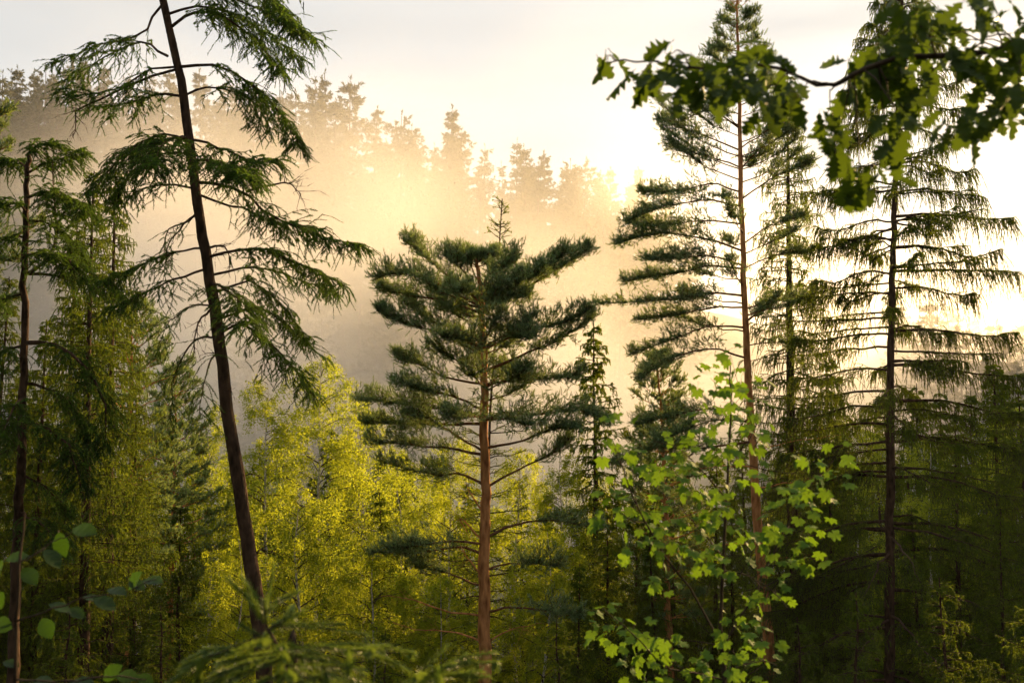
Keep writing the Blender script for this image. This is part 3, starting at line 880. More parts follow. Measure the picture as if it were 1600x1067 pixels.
# --- central pine
YC = 23.0
bC = base_of(758, YC)
Cn = thing('pine_tree', bC, 'flat-topped pine with orange trunk in the centre of the picture', 'tree')
tpC = trunk_part(Cn, [bC - UP * .3] + [at(x, y, YC) for x, y in [(758, 1067), (756, 950), (757, 840), (759, 760), (756, 650), (757, 590), (756, 540), (753, 480), (748, 430), (744, 405)]], .165, .035, B_PINE, 14, 50)
BC = [([(754, 482), (710, 458), (650, 428), (590, 432)], -.3, 1), ([(753, 475), (700, 432), (662, 398), (645, 382)], .4, 1), ([(752, 460), (725, 425), (700, 400)], -.4, 1), ([(750, 450), (770, 425), (800, 412)], .4, 1), ([(754, 482), (820, 452), (870, 420), (914, 393)], .2, 1),
      ([(753, 470), (800, 445), (845, 425), (880, 398)], -.6, 1), ([(754, 490), (690, 470), (640, 462), (600, 452)], .6, 1), ([(753, 480), (740, 460), (715, 455)], -1.6, 1), ([(755, 490), (785, 470), (815, 462)], -1.5, 1), ([(754, 480), (780, 450), (820, 430)], 1.4, 1),
      ([(750, 445), (735, 415), (725, 400)], .1, 1), ([(756, 545), (800, 520), (865, 508), (918, 488)], -.5, 1), ([(757, 580), (820, 553), (875, 530), (925, 498)], .1, .8), ([(755, 545), (700, 522), (640, 508), (600, 490)], -.3, 1), ([(755, 540), (720, 515), (670, 500), (640, 478)], .8, 1),
      ([(755, 548), (740, 535), (700, 525)], -1.7, 1), ([(756, 548), (790, 530), (830, 525)], -1.5, 1), ([(757, 600), (700, 590), (655, 568), (628, 560)], .3, 1), ([(757, 602), (800, 593), (850, 592), (905, 582)], -.3, .7),
      ([(757, 655), (790, 645), (830, 650), (900, 640), (945, 655)], .1, 1), ([(755, 652), (700, 640), (640, 634), (565, 622)], -.3, 1.1), ([(755, 662), (690, 662), (640, 662), (575, 658)], .6, 1), ([(755, 640), (720, 622), (670, 612), (620, 600)], -.9, 1), ([(755, 655), (735, 650), (700, 650)], -1.8, 1), ([(757, 655), (790, 655), (830, 665)], -1.7, .8),
      ([(755, 705), (720, 685), (680, 660), (640, 645)], -.7, .7), ([(759, 762), (800, 738), (850, 715), (892, 690)], .1, .5), ([(757, 700), (810, 690), (860, 672), (900, 668)], -.6, .8), ([(755, 756), (718, 738), (680, 742), (600, 722)], .2, .7), ([(755, 710), (700, 700), (640, 695), (585, 690)], -.4, .8),
      ([(757, 840), (800, 822), (855, 812), (940, 826)], -.1, .4), ([(755, 865), (715, 855), (650, 862), (582, 862)], .3, .8), ([(755, 850), (715, 845), (660, 850), (610, 858)], -.7, .7), ([(757, 890), (790, 882), (830, 880), (870, 885)], -.3, .8), ([(756, 915), (710, 900), (690, 893), (650, 885)], .2, .5), ([(757, 955), (800, 948), (850, 952), (900, 960)], -.4, .7)]
for path, dy, de in BC:
    pts = resample(pixpath(path, YC, dy), 9, .015); ln = plen(pts)
    hero_bough(Cn, pts, 'pine', .012 + .010 * ln, NT_PINE, B_LIMB, m=int(15 * ln * de) + 8, side=.95 * min(1.1, .4 + ln * .5), K=4, nsh=2, sl=.15, t0=.28 if de > .6 else .5)
for k in range(14):           # upright shoots of the crown top
    t = rng.uniform(.93, .995); p, _ = interp(tpC, t); a = k * 2.4
    hero_bough(Cn, bough(p, a, rng.uniform(.3, .6), .35, .0, .15, 6, .02), 'pine', .010, NT_PINE, B_LIMB, m=7, side=.3, K=2, nsh=2, t0=.15, up=.6, sl=.15)
for k in range(22):
    t = rng.uniform(.52, .87); p, _ = interp(tpC, t)
    a = rng.choice([1, -1]) * math.pi / 2 + rng.uniform(-.9, .9); ln = rng.uniform(.9, 1.9)
    hero_bough(Cn, bough(p, a, ln, .25, .02, .1, 7), 'pine', .012 + .009 * ln, NT_PINE, B_LIMB, m=int(11 * ln) + 6, side=.9, K=4, nsh=2, t0=.25, sl=.15)
for path, dy in (([(756, 962), (690, 953), (640, 935), (595, 930)], -.2), ([(756, 1003), (700, 986), (660, 985), (612, 972)], .2), ([(755, 800), (735, 770), (728, 755)], -.2), ([(757, 845), (720, 810), (735, 840)], .2), ([(755, 900), (730, 870), (720, 850)], -.3), ([(756, 1010), (790, 985), (840, 975)], .2)):
    hero_bough(Cn, resample(pixpath(path, YC, dy), 9, .012), 'bare', .026, None, B_PINE, m=10, side=.45)

# --- tall right-hand pine
YR = 26.0
bR = base_of(1208, YR)
Rt = thing('pine_tree', bR, 'tall slim pine with reddish trunk right of the centre, behind the maple sapling', 'tree')
tpR = trunk_part(Rt, [bR - UP * .3] + [at(x, y, YR) for x, y in [(1206, 1067), (1197, 960), (1187, 850), (1178, 740), (1171, 620), (1165, 500), (1160, 380), (1157, 250), (1154, 120), (1152, 30), (1152, -5)]], .17, .018, B_PINE, 12, 56)
BR = [([(1155, 200), (1110, 172), (1060, 188), (1026, 148)], -.3, .5), ([(1156, 235), (1110, 215), (1060, 198), (1035, 188)], .5, .6), ([(1157, 262), (1110, 245), (1070, 235), (1048, 222)], -.5, .8), ([(1157, 300), (1110, 286), (1060, 300), (1008, 300)], .2, .9), ([(1157, 322), (1100, 312), (1030, 325), (985, 345)], -.5, 1), ([(1159, 350), (1100, 345), (1050, 350), (1000, 352)], .6, 1),
      ([(1160, 392), (1100, 372), (1030, 365), (965, 380)], -.2, 1), ([(1161, 420), (1110, 415), (1050, 428), (978, 438)], .5, 1), ([(1161, 415), (1110, 400), (1060, 402), (1010, 405)], -.9, 1), ([(1163, 462), (1110, 458), (1050, 468), (935, 474)], -.2, .9), ([(1164, 480), (1110, 480), (1060, 492), (1000, 500)], .7, .9), ([(1165, 512), (1110, 510), (1050, 530), (985, 555)], .1, .6), ([(1168, 560), (1110, 545), (1050, 560), (1000, 592)], -.5, .7),
      ([(1172, 640), (1110, 638), (1050, 650), (995, 662)], .2, .8), ([(1175, 690), (1100, 700), (1020, 702), (960, 722)], -.4, .7), ([(1174, 660), (1120, 655), (1070, 672), (1030, 690)], -1, .9),
      ([(1157, 232), (1190, 210), (1215, 200), (1236, 205)], -.2, .8), ([(1157, 265), (1180, 240), (1210, 208), (1235, 188)], .4, .7), ([(1158, 312), (1200, 282), (1230, 268), (1262, 255)], -.3, .7), ([(1160, 382), (1200, 355), (1225, 345), (1255, 340)], .3, .8), ([(1162, 420), (1210, 400), (1262, 394)], -.4, .8), ([(1165, 482), (1210, 470), (1262, 464)], .4, .7), ([(1168, 540), (1210, 535), (1250, 540)], -.3, .6),
      ([(1155, 165), (1185, 150), (1205, 125)], .2, .8), ([(1155, 150), (1130, 130), (1108, 118)], -.2, .7)]
for path, dy, de in BR:
    pts = resample(pixpath(path, YR, dy), 9, .015); ln = plen(pts)
    hero_bough(Rt, pts, 'pine', .009 + .007 * ln, NT_PINE, B_LIMB, m=int(20 * ln * de) + 8, side=.78 * min(1.1, .4 + ln * .5), K=3, nsh=2, t0=.16, up=.3)
for k in range(20):
    t = rng.uniform(.5, .93); p, _ = interp(tpR, t)
    a = rng.choice([1, -1]) * math.pi / 2 + rng.uniform(-.9, .9); ln = (1 - t) * 3.6 + .3
    hero_bough(Rt, bough(p, a, ln, .2, .02, .08, 7), 'pine', .009 + .007 * ln, NT_PINE, B_LIMB, m=int(8 * ln) + 4, side=.5, K=3, nsh=2, t0=.35)
for k in range(26):           # rising boughs of the slim top
    py = 18 + 9.5 * k; sg = 1 if k % 2 else -1; l = (14 + 5.2 * k ** .95) * rng.uniform(.75, 1.15) * (1.0 if sg < 0 else .85)
    x0 = 1153 + py * .012
    pts = resample(pixpath([(x0, py + .32 * l), (x0 + sg * l * .5, py + .12 * l), (x0 + sg * l, py - .22 * l)], YR, rng.uniform(-.7, .7)), 7, .012); ln = plen(pts)
    hero_bough(Rt, pts, 'pine', .006 + .006 * ln, NT_PINE, B_LIMB, m=int(11 * ln) + 6, side=.42 * min(1.1, .4 + ln * .4), K=3, nsh=1, t0=.15, up=.6)
for k in range(16):           # upright leader shoots
    t = .935 + .06 * k / 16; p, _ = interp(tpR, t); a = k * 2.4; ln = (1.0 - t) * 12 + .12
    hero_bough(Rt, bough(p, a, ln, .9, .0, .2, 5, .01), 'pine', .01, NT_PINE, B_PINE, m=int(5 * ln) + 4, side=.22, K=2, nsh=1, t0=.15, up=.8)
for path, dy in (([(1183, 762), (1230, 756), (1265, 748), (1305, 738)], -.4), ([(1180, 702), (1240, 690), (1310, 678)], -.3), ([(1178, 730), (1120, 728), (1060, 735)], .3), ([(1190, 880), (1230, 870), (1270, 872)], .2), ([(1186, 850), (1140, 850), (1100, 862)], -.2)):
    hero_bough(Rt, resample(pixpath(path, YR, dy), 8, .015), 'bare', .024, None, B_PINE, m=9, side=.5)

# --- narrow spruce behind the tall pine
S2 = spruce_tree(19, 2.5, 321, NT_SPR, .42, 5, 3, 18, .6, 3, .7, .12)
mid(S2, 1227, 112, 30, 'narrow spruce with hanging twigs just right of the tall pine', None)

# --- right-hand spruce with horizontal boughs
YS = 24.0
bS = base_of(1390, YS)
St = thing('spruce_tree', bS, 'big spruce at right with tiered horizontal boughs and hanging twigs', 'tree')
tpS = trunk_part(St, [bS - UP * .3] + [at(x, y, YS) for x, y in [(1390, 1067), (1391, 900), (1391, 700), (1392, 550), (1396, 400), (1400, 250), (1405, 100), (1409, -20), (1411, -90)]], .145, .02, B_SPRUCE, 12, 56)
zS = [(-60, 15, 15), (-30, 25, 24), (0, 38, 36), (35, 52, 48), (70, 62, 58), (105, 80, 72), (140, 92, 84), (172, 98, 92), (208, 96, 90), (262, 118, 100), (300, 134, 112), (335, 182, 118), (390, 160, 125), (430, 192, 122), (455, 130, 140), (515, 190, 150), (575, 215, 150), (640, 220, 170), (690, 225, 170), (745, 225, 190), (800, 230, 190), (860, 240, 200), (920, 240, 200), (985, 240, 200), (1050, 240, 200)]
for i, (py, rl, ll) in enumerate(zS):
    py = py + rng.uniform(-8, 8)
    x0 = np.interp(py, [-90, 100, 250, 550], [1411, 1405, 1400, 1392])
    k = YS / FPX
    for sg, l in ((1, rl), (-1, ll), (rng.choice([1, -1]), ll * rng.uniform(.45, .8))):
        dr = rng.uniform(-.02, .05) * l + max(0, py - 560) * .12
        py_ = py + rng.uniform(-10, 10)
        path = [(x0, py_), (x0 + sg * l * .35, py_ - 3 + dr * .2 + rng.normal(0, 3)), (x0 + sg * l * .75, py_ + 6 + dr * .7 + rng.normal(0, 4)), (x0 + sg * l, py_ + 3 + dr)]
        pts = resample(pixpath(path, YS, rng.uniform(-.6, .6)), 10, .012); ln = plen(pts)
        hero_bough(St, pts, 'spruce', .010 + .010 * ln, NT_SPR, B_SPRUCE, m=int(30 * ln) + 5, side=.42, K=2, hang=.62 * min(1, .35 + ln * .3), K2=3, p2=.9, t0=.14, spread=(.15, .7), axisn=.1)
    for j in range(3 if py < 380 else 5):
        a = [1.57, -1.57, 1.57 + 3.14 * (i % 2), .5, 2.6][j] + rng.uniform(-.8, .8)
        p, _ = interp(tpS, np.interp(at(x0, py, YS)[2] + rng.uniform(-.25, .25), [tpS[0][2], tpS[-1][2]], [0, 1]))
        ln = (rl + ll) / 2 * k * rng.uniform(.7, 1.0)
        hero_bough(St, bough(p, a, ln, .03, .12 + max(0, py - 560) * .0006, .1, 8), 'spruce', .010 + .009 * ln, NT_SPR, B_SPRUCE, m=int(18 * ln) + 5, side=.34, K=2, hang=.5 * min(1, .35 + ln * .3), K2=3, p2=.8, t0=.2, spread=(.15, .7))


# ------------------------------------------------------------------ broad leaves in the foreground
def strip_leaf(prof, fold=.2, curl=.25, petiole=.18, wave=.0):
    b = MB(); n = len(prof); V = []
    for i, (y, w) in enumerate(prof):
        zc = -curl * y * y
        V += [[0, y, zc], [w, y + w * .18, zc + fold * w + wave * math.sin(i * 2.1)], [-w, y + w * .18, zc + fold * w + wave * math.cos(i * 1.7)]]
    F = []
    for i in range(n - 1):
        a, c = 3 * i, 3 * i + 3
        F += [[a, a + 1, c + 1, c], [a, c, c + 2, a + 2]]
    b.add(V, F, .5)
    b.tube([[0, -petiole, .02], [0, -petiole * .5, .005], [0, 0, -.003]], .012, 4)
    return b


def fan_leaf(prof, fold=.12, curl=.3, petiole=.7, seed=1):
    r = np.random.default_rng(seed)
    b = MB(); V = [[0, 0.28, 0]]; 
    for ang, rad in prof:
        a = R(ang); x, y = rad * math.sin(a), .28 + rad * math.cos(a)
        V.append([x, y, -curl * (x * x + (y - .2) ** 2) + fold * abs(x) + r.normal(0, .02)])
    n = len(prof)
    F = [[0, i + 2, i + 1] for i in range(n - 1)]
    b.add(V, F, .5)
    b.tube([[0, -petiole, -.12], [0, -petiole * .5, -.02], [0, .25, -.004]], .011, 4)
    return b


def halfsym(h):
    return [(-a, r) for a, r in h[::-1]] + [x for x in h if x[0] > 0]


OAKP = [(0, .02), (.08, .07), (.18, .20), (.25, .10), (.36, .32), (.44, .13), (.55, .38), (.63, .16), (.74, .29), (.82, .14), (.92, .15), (1, .01)]
OAKP2 = [(0, .02), (.1, .12), (.2, .10), (.3, .27), (.38, .16), (.5, .40), (.6, .20), (.72, .34), (.8, .16), (.9, .18), (1, .01)]
MAPH = [(0, .72), (6, .58), (13, .60), (20, .45), (28, .53), (38, .68), (46, .64), (52, .54), (62, .41), (75, .47), (92, .54), (102, .47), (118, .36), (140, .34), (165, .30)]
MAPLE = halfsym(MAPH)
OVATE = [(0, .02), (.06, .12), (.14, .22), (.2, .24), (.28, .32), (.34, .31), (.42, .36), (.48, .33), (.56, .35), (.62, .29), (.7, .28), (.76, .2), (.84, .17), (.92, .07), (1, .004)]
ME_OAK = [strip_leaf(OAKP, .25, .2, .15, .03).mesh('leaf', M_OAK), strip_leaf(OAKP2, .1, .4, .15, .03).mesh('leaf', M_OAK), strip_leaf(OAKP, .45, -.1, .15, .04).mesh('leaf', M_OAK)]
ME_MAP = [fan_leaf(MAPLE, .12, .3, .6, 1).mesh('leaf', M_MAPLE), fan_leaf(MAPLE, .25, .45, .6, 2).mesh('leaf', M_MAPLE), fan_leaf(MAPLE, .02, .15, .6, 3).mesh('leaf', M_MAPLE)]
ME_HAZ = [strip_leaf(OVATE, .2, .15, .12, .02).mesh('leaf', M_HAZEL), strip_leaf(OVATE, .08, .3, .12, .02).mesh('leaf', M_HAZEL)]


def leaf(parent, meshes, p, d, nm, size):
    """a leaf object: base at p, pointing along d, upper face towards nm"""
    y = Vector(d).normalized(); z = Vector(nm); z = (z - y * z.dot(y)).normalized(); x = y.cross(z)
    M = Matrix((x, y, z)).transposed().to_4x4()
    M = Matrix.Translation(Vector(p) - parent.location) @ M @ Matrix.Scale(size, 4)
    o = link('leaf', meshes[rng.integers(len(meshes))], parent)
    o.matrix_basis = M
    return o


# --- oak limb, top right
YO = 2.9
bO = np.array([3.9, 3.3, gz(3.9, 3.3)])
Ok = thing('oak_tree', bO, 'oak reaching a leafy branch across the top right corner', 'tree')
trunk_part(Ok, [bO - UP * .2, bO + [0, 0, 1.5], bO + [.05, -.05, 3.2], bO + [.1, -.1, 5.2], bO + [.15, -.1, 7.0]], .13, .04, B_DARK, 12, 24, .006)


def stem(tree, path, Y, dy, r0, r1, name='branch', n=14, first=None, mat=None):
    w = pixpath(path, Y, dy)
    if first is not None: w = [first] + w
    pts = resample(w, n, .003)
    b = MB(); b.tube(pts - np.array(tree.location), np.linspace(r0, r1, n), 6)
    part(name, b, mat or B_DARK, tree)
    return pts


limb = stem(Ok, [(1780, 20), (1660, 55), (1590, 75), (1500, 85), (1400, 92), (1330, 118), (1290, 134), (1240, 115), (1180, 100), (1100, 108), (1040, 102), (975, 92), (948, 100)], YO, 0, .013, .0018, n=40, first=bO + np.array([.05, -.05, 3.0]))
stem(Ok, [(1600, 72), (1570, 55), (1540, 60), (1510, 95)], YO, -.1, .004, .002)
OAKC = [(945, 103, 12, 8, 2), (1043, 84, 6, 5, 1), (1000, 120, 22, 16, 4), (1040, 112, 15, 20, 4), (1075, 150, 26, 26, 6), (1120, 125, 45, 32, 13), (1165, 118, 40, 35, 10), (1205, 155, 30, 38, 9), (1190, 95, 22, 18, 4), (1245, 155, 12, 20, 3),
        (1292, 200, 12, 12, 3), (1305, 245, 32, 34, 8), (1345, 135, 40, 28, 10), (1385, 110, 50, 45, 15), (1420, 140, 40, 35, 10), (1345, 292, 22, 20, 4), (1385, 270, 30, 30, 4), (1410, 220, 18, 26, 4), (1425, 35, 40, 38, 10), (1455, 60, 30, 30, 6),
        (1480, 80, 45, 30, 8), (1540, 22, 45, 24, 8), (1520, 110, 40, 30, 9), (1560, 90, 40, 40, 10), (1570, 150, 34, 45, 12), (1535, 190, 30, 28, 7), (1490, 195, 20, 16, 4), (1595, 170, 25, 40, 6), (1610, 60, 40, 60, 8), (1400, 180, 30, 25, 5)]
for cx, cy, rx, ry, n in OAKC:
    Yc = YO + rng.uniform(-.25, .25)
    c = at(cx, cy, Yc)
    k = np.argmin(np.linalg.norm(limb[:, [0, 2]] - c[[0, 2]], axis=1)); k = max(1, min(len(limb) - 1, k - 2))
    tw = resample([limb[k], (limb[k] + c) / 2 + [0, 0, .03], c], 7, .003)
    b = MB(); b.tube(tw - bO, np.linspace(.003, .0012, 7), 5); part('twig', b, B_DARK, Ok)
    for _ in range(int(round(n * 1.4))):
        q = at(cx + rng.uniform(-rx, rx), cy + rng.uniform(-ry, ry) - 14, Yc + rng.uniform(-.12, .12))
        d = nrm(rng.normal(0, .6, 3) * [1, .6, .6] + [(.1 if cx > 1250 else -.2), -.1, -.65])
        leaf(Ok, ME_OAK, q, d, nrm(rng.normal(0, .45, 3) + [0, -.55, .75]), rng.uniform(.068, .110))

# --- maple sapling
YM = 5.0
bM = np.array([*at(1130, 1067, YM)[:2], 0.0]); bM[2] = gz(bM[0], YM)
Mp = thing('maple_sapling', bM, 'bright green maple sapling with slim dark stems right of centre', 'sapling')
stem(Mp, [(1131, 1067), (1128, 1000), (1127, 930), (1134, 800), (1140, 690), (1142, 620), (1140, 560)], YM, 0, .012, .003, 'trunk', 24, first=bM - UP * .1)
st = [stem(Mp, [(1127, 1008), (1085, 930), (1035, 860), (1000, 800), (978, 745), (960, 700)], YM, -.3, .006, .002),
      stem(Mp, [(1128, 1010), (1165, 950), (1195, 890), (1230, 820), (1265, 760), (1300, 720)], YM, .3, .006, .002),
      stem(Mp, [(1130, 1062), (1080, 1050), (1040, 1040), (990, 990), (940, 950)], YM, -.5, .005, .002),
      stem(Mp, [(1130, 1064), (1160, 1040), (1190, 1030), (1215, 1040)], YM, -.4, .004, .002),
      stem(Mp, [(1130, 870), (1095, 830), (1060, 790), (1020, 760)], YM, .3, .004, .0015),
      stem(Mp, [(1136, 780), (1100, 740), (1060, 700), (1020, 690)], YM, -.3, .004, .0015),
      stem(Mp, [(1129, 890), (1170, 900), (1210, 925), (1230, 950)], YM, -.3, .004, .0015),
      stem(Mp, [(1138, 720), (1170, 690), (1190, 640)], YM, .2, .004, .0015)]
MAPC = [(1140, 555, 18, 40, 6), (1110, 590, 28, 22, 7), (1165, 610, 35, 25, 9), (1130, 650, 55, 28, 16), (1185, 640, 25, 20, 5), (1090, 690, 48, 22, 12), (1155, 690, 35, 25, 9), (960, 690, 32, 40, 9), (985, 720, 30, 25, 8), (1040, 735, 50, 25, 12), (1110, 745, 45, 28, 11), (1180, 740, 24, 26, 5),
        (955, 790, 25, 25, 7), (1015, 800, 45, 30, 12), (1075, 790, 45, 28, 11), (1130, 800, 40, 30, 9), (1010, 850, 45, 26, 10), (1070, 850, 48, 26, 11), (1140, 850, 40, 26, 8), (1045, 912, 35, 18, 6), (1115, 890, 40, 22, 6), (1190, 830, 35, 25, 8), (1250, 790, 45, 35, 14), (1290, 740, 40, 30, 12), (1310, 705, 22, 16, 4), (1240, 840, 40, 22, 8), (1270, 870, 22, 14, 4), (1225, 885, 30, 16, 5), (1205, 920, 30, 22, 5),
        (945, 975, 24, 30, 9), (985, 985, 30, 22, 9), (1030, 1010, 34, 22, 10), (1000, 1050, 40, 20, 8), (1070, 1040, 35, 25, 8), (1150, 950, 35, 20, 7), (1170, 1000, 40, 26, 11), (1190, 1040, 36, 26, 10), (1130, 1030, 30, 25, 6)]
k = sum(c[4] for c in MAPC); extra = MB()
for cx, cy, rx, ry, n in MAPC:
    n = max(2, int(round(n * 298 / k - .2)))
    Yc = YM + rng.uniform(-.45, .45)
    c = at(cx, cy, Yc)
    # petiole twig down to the nearest stem
    best = min(((np.linalg.norm(s[j] - c), si, j) for si, s in enumerate(st) for j in range(len(s))))
    src = st[best[1]][max(0, best[2] - 2)]
    tw = resample([src, (src + c) / 2 - [0, 0, .02], c], 6, .003)
    b = MB(); b.tube(tw - bM, np.linspace(.0028, .001, 6), 4); part('twig', b, B_DARK, Mp)
    for _ in range(n):
        q = at(cx + rng.uniform(-rx, rx), cy + rng.uniform(-ry, ry), Yc + rng.uniform(-.2, .2))
        d = nrm(nrm(q - c + 1e-3) * .5 + rng.normal(0, .5, 3) * [1, 1, .4] + [0, -.35, -.45])
        leaf(Mp, ME_MAP, q, d, nrm(rng.normal(0, .22, 3) + [0, -.15, .95]), rng.uniform(.042, .076))
    for _ in range(n):
        q = at(cx + rng.uniform(-rx, rx) * 1.15, cy + rng.uniform(-ry, ry) * 1.15, Yc + rng.uniform(-.3, .4))
        d = nrm(nrm(q - c + 1e-3) * .5 + rng.normal(0, .5, 3) * [1, 1, .4] + [0, -.35, -.45])
        nm = nrm(rng.normal(0, .3, 3) + [0, -.15, .95]); nm = nrm(nm - d * nm.dot(d)); xx = np.cross(d, nm)
        T_ = fan_leaf(MAPLE, rng.uniform(.05, .25), rng.uniform(.2, .45), .4, int(rng.integers(99)))
        sz = rng.uniform(.045, .075)
        V_ = T_.v[0] * sz
        extra.add(q - bM + V_[:, :1] * xx + V_[:, 1:2] * d + V_[:, 2:] * nm, T_.f3[0], rng.uniform(.2, .8))
tag(part('foliage', extra, M_MAPLE, Mp), None, kind='stuff')

# --- hazel shrub, bottom left
YH = 3.4
bH = np.array([*at(20, 1067, YH)[:2], 0.0]); bH[2] = gz(bH[0], YH)
Hz = thing('hazel_shrub', bH, 'hazel shrub with broad shiny leaves in the bottom left corner', 'shrub')
stem(Hz, [(22, 1067), (26, 960), (33, 860), (36, 800)], YH, 0, .008, .003, 'trunk', 16, first=bH - UP * .1)
stem(Hz, [(26, 970), (70, 955), (130, 935), (190, 925), (245, 905)], YH, -.2, .004, .0015)
stem(Hz, [(30, 880), (70, 855), (115, 828)], YH, .1, .003, .0015)
stem(Hz, [(22, 1060), (90, 1065), (170, 1055), (225, 1062)], YH, -.3, .004, .002)
for cx, cy, dx, dz, up in [(128, 826, .8, .05, .5), (95, 838, .2, -.6, .2), (75, 860, .3, -.2, .9), (18, 873, .5, .2, .5), (45, 890, .5, -.3, .6), (0, 880, -.3, -.5, .6), (90, 945, .8, -.1, .8), (120, 953, .7, -.3, .6), (75, 972, .5, -.6, .4), (8, 980, -.6, .2, .3), (140, 932, .6, .05, 1), (160, 936, .8, -.2, .8), (180, 920, .6, .05, .9), (205, 918, .2, .4, .5), (240, 906, .9, .05, .8), (215, 910, .7, -.2, .8), (0, 930, -.3, -.6, .5), (195, 1055, .7, .1, .5), (230, 1058, .9, -.3, .5), (165, 1060, .2, .2, .4), (120, 1064, .5, .1, .9), (60, 1062, .5, .1, .9), (20, 1040, -.5, .2, .7)]:
    leaf(Hz, ME_HAZ, at(cx - dx * 18, cy + dz * 10, YH + rng.uniform(-.2, .2)), nrm(np.array([dx, rng.uniform(-.4, .1), dz])), nrm(np.array([rng.normal(0, .15), -.75 + up * .5, up + .1])), rng.uniform(.062, .09))

# --- spruce sapling at the lower edge
YT = 2.6
bT = np.array([*at(470, 1067, YT)[:2], 0.0]); bT[2] = gz(bT[0], YT)
NT_CLOSE = needle_tmpl(64, 0.016, 0.0036, 62, 0.0022, 9)
Ts = thing('spruce_sapling', bT, 'young spruce twigs out of focus at the bottom edge left of centre', 'sapling')
trunk_part(Ts, [bT - UP * .05, at(462, 1067, YT), at(440, 1022, YT), at(415, 977, YT)], .012, .004, B_DARK, 8, 16, .002)
for path, dy in [([(430, 985), (400, 975), (350, 995), (312, 1012)], -.1), ([(430, 985), (470, 985), (530, 990), (580, 998)], -.15), ([(440, 1005), (380, 1015), (330, 1045), (300, 1075)], .1), ([(418, 960), (412, 950), (410, 940)], 0), ([(420, 962), (435, 950), (450, 945)], .05), ([(440, 1000), (480, 1010), (515, 1035), (525, 1067)], .15), ([(450, 1030), (500, 1040), (545, 1060), (570, 1085)], -.1),
                 ([(455, 1050), (400, 1060), (350, 1075), (320, 1095)], -.2), ([(462, 1075), (560, 1075), (630, 1050), (688, 1020)], -.2), ([(462, 1085), (540, 1090), (600, 1075), (650, 1062)], .1), ([(430, 985), (440, 1000), (450, 1040)], -.35), ([(460, 1075), (420, 1085), (380, 1100)], -.2)]:
    pts = resample(pixpath([(x, y + 22) for x, y in path], YT, dy), 8, .002); ln = plen(pts)
    wb, fb = MB(), MB()
    wb.tube(pts - bT, np.linspace(.003, .0012, 8), 5)
    O, D, L = spruce_fol(pts - bT, int(26 * ln) + 3, .13, 2, .05, 1, .1, t0=.1, fall=.08, spread=(.5, 1.0), axisn=.06)
    fb.shoots(O, D, L, NT_CLOSE, 1.25)
    o = part('branch', wb, B_DARK, Ts); link('needles', fb.mesh('needles', M_YOUNG), o)

# ------------------------------------------------------------------ undergrowth on the slope
n = 16000
x = rng.uniform(-26, 30, n); y = rng.uniform(1.5, 48, n)
z = ground(x, y) + rng.uniform(0, .55, n) ** 1.3
ub = MB()
ub.shoots(np.stack([x, y, z], -1), nrm(rng.normal(0, .6, (n, 3)) + UP * .3), 0.0, NT_LEAF, rng.uniform(.08, .22, n))
tag(link('undergrowth', ub.mesh('undergrowth', M_UNDER)), 'dark leafy undergrowth covering the shaded slope', 'undergrowth', None, 'stuff')

# ------------------------------------------------------------------ air
MIST = 0.066
m, n_, l_ = new_mat('haze_air')
out = n_.new('ShaderNodeOutputMaterial'); pv = n_.new('ShaderNodeVolumePrincipled')
pv.inputs['Color'].default_value = (0.96, 0.95, 0.93, 1)
pv.inputs['Density'].default_value = 0.00012
pv.inputs['Anisotropy'].default_value = 0.3
l_.new(pv.outputs[0], out.inputs['Volume'])
b = MB()
x0, x1, y0, y1, z0, z1 = -310, 430, -50, 630, -40, 78
b.add([[x0, y0, z0], [x1, y0, z0], [x1, y1, z0], [x0, y1, z0], [x0, y0, z1], [x1, y0, z1], [x1, y1, z1], [x0, y1, z1]],
      [[0, 3, 2, 1], [4, 5, 6, 7], [0, 1, 5, 4], [1, 2, 6, 5], [2, 3, 7, 6], [3, 0, 4, 7]], 0)
tag(link('haze', b.mesh('haze', m)), 'thin golden morning haze filling the valley', 'haze', None, 'stuff')

# drifting valley mist: denser low down and in billows
m, n_, l_ = new_mat('valley_mist')
out = n_.new('ShaderNodeOutputMaterial'); pv = n_.new('ShaderNodeVolumePrincipled')
pv.inputs['Color'].default_value = (0.99, 0.985, 0.975, 1)
pv.inputs['Anisotropy'].default_value = 0.5
tc = n_.new('ShaderNodeTexCoord'); sx = n_.new('ShaderNodeSeparateXYZ'); l_.new(tc.outputs['Object'], sx.inputs[0])


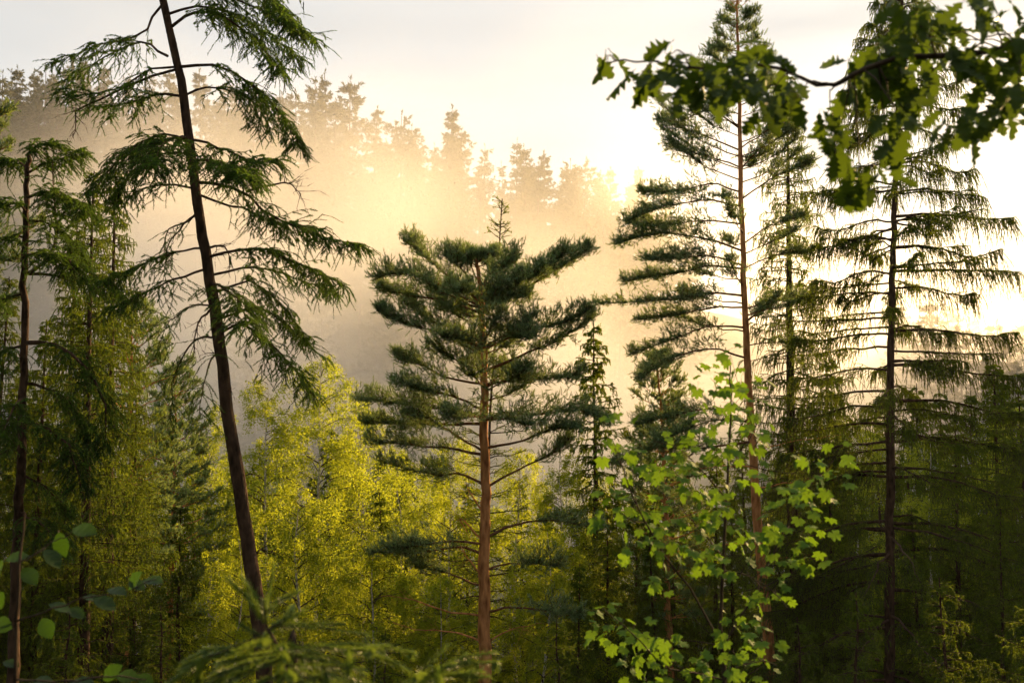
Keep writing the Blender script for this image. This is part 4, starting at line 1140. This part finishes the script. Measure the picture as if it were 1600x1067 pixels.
def mr(src, a, b_, c=0.0, d=1.0):
    q = n_.new('ShaderNodeMapRange'); q.interpolation_type = 'SMOOTHSTEP'
    for k_, v_ in zip(('From Min', 'From Max', 'To Min', 'To Max'), (a, b_, c, d)): q.inputs[k_].default_value = v_
    l_.new(src, q.inputs[0]); return q.outputs[0]


def mul(*xs):
    r_ = xs[0]
    for x_ in xs[1:]:
        q = n_.new('ShaderNodeMath'); q.operation = 'MULTIPLY'
        l_.new(r_, q.inputs[0])
        if isinstance(x_, float): q.inputs[1].default_value = x_
        else: l_.new(x_, q.inputs[1])
        r_ = q.outputs[0]
    return r_


no = n_.new('ShaderNodeTexNoise'); no.inputs['Scale'].default_value = 0.028; no.inputs['Detail'].default_value = 2; no.inputs['Roughness'].default_value = .55
mp = n_.new('ShaderNodeMapping'); mp.inputs['Scale'].default_value = (1, .7, 1.3); mp.inputs['Rotation'].default_value = (0, .5, 0)
l_.new(tc.outputs['Object'], mp.inputs[0]); l_.new(mp.outputs[0], no.inputs['Vector'])
# height above the valley, warped by the noise so that the top of the bank billows
hz_ = n_.new('ShaderNodeMath'); hz_.operation = 'MULTIPLY_ADD'; hz_.inputs[1].default_value = -60.0
l_.new(no.outputs[0], hz_.inputs[0]); l_.new(sx.outputs[2], hz_.inputs[2])
dens = mul(mr(hz_.outputs[0], -6.0, -47.0), mr(no.outputs[0], .36, .64, .2, 1.0), mr(sx.outputs[1], 52.0, 85.0), mr(sx.outputs[1], 178.0, 150.0), MIST)
l_.new(dens, pv.inputs['Density']); l_.new(pv.outputs[0], out.inputs['Volume'])
b = MB()
x0, x1, y0, y1, z0, z1 = -150, 160, 48, 178, -35, 48
b.add([[x0, y0, z0], [x1, y0, z0], [x1, y1, z0], [x0, y1, z0], [x0, y0, z1], [x1, y0, z1], [x1, y1, z1], [x0, y1, z1]],
      [[0, 3, 2, 1], [4, 5, 6, 7], [0, 1, 5, 4], [1, 2, 6, 5], [2, 3, 7, 6], [3, 0, 4, 7]], 0)
tag(link('mist', b.mesh('mist', m)), 'bank of golden mist drifting in the valley below the ridge', 'mist', None, 'stuff')
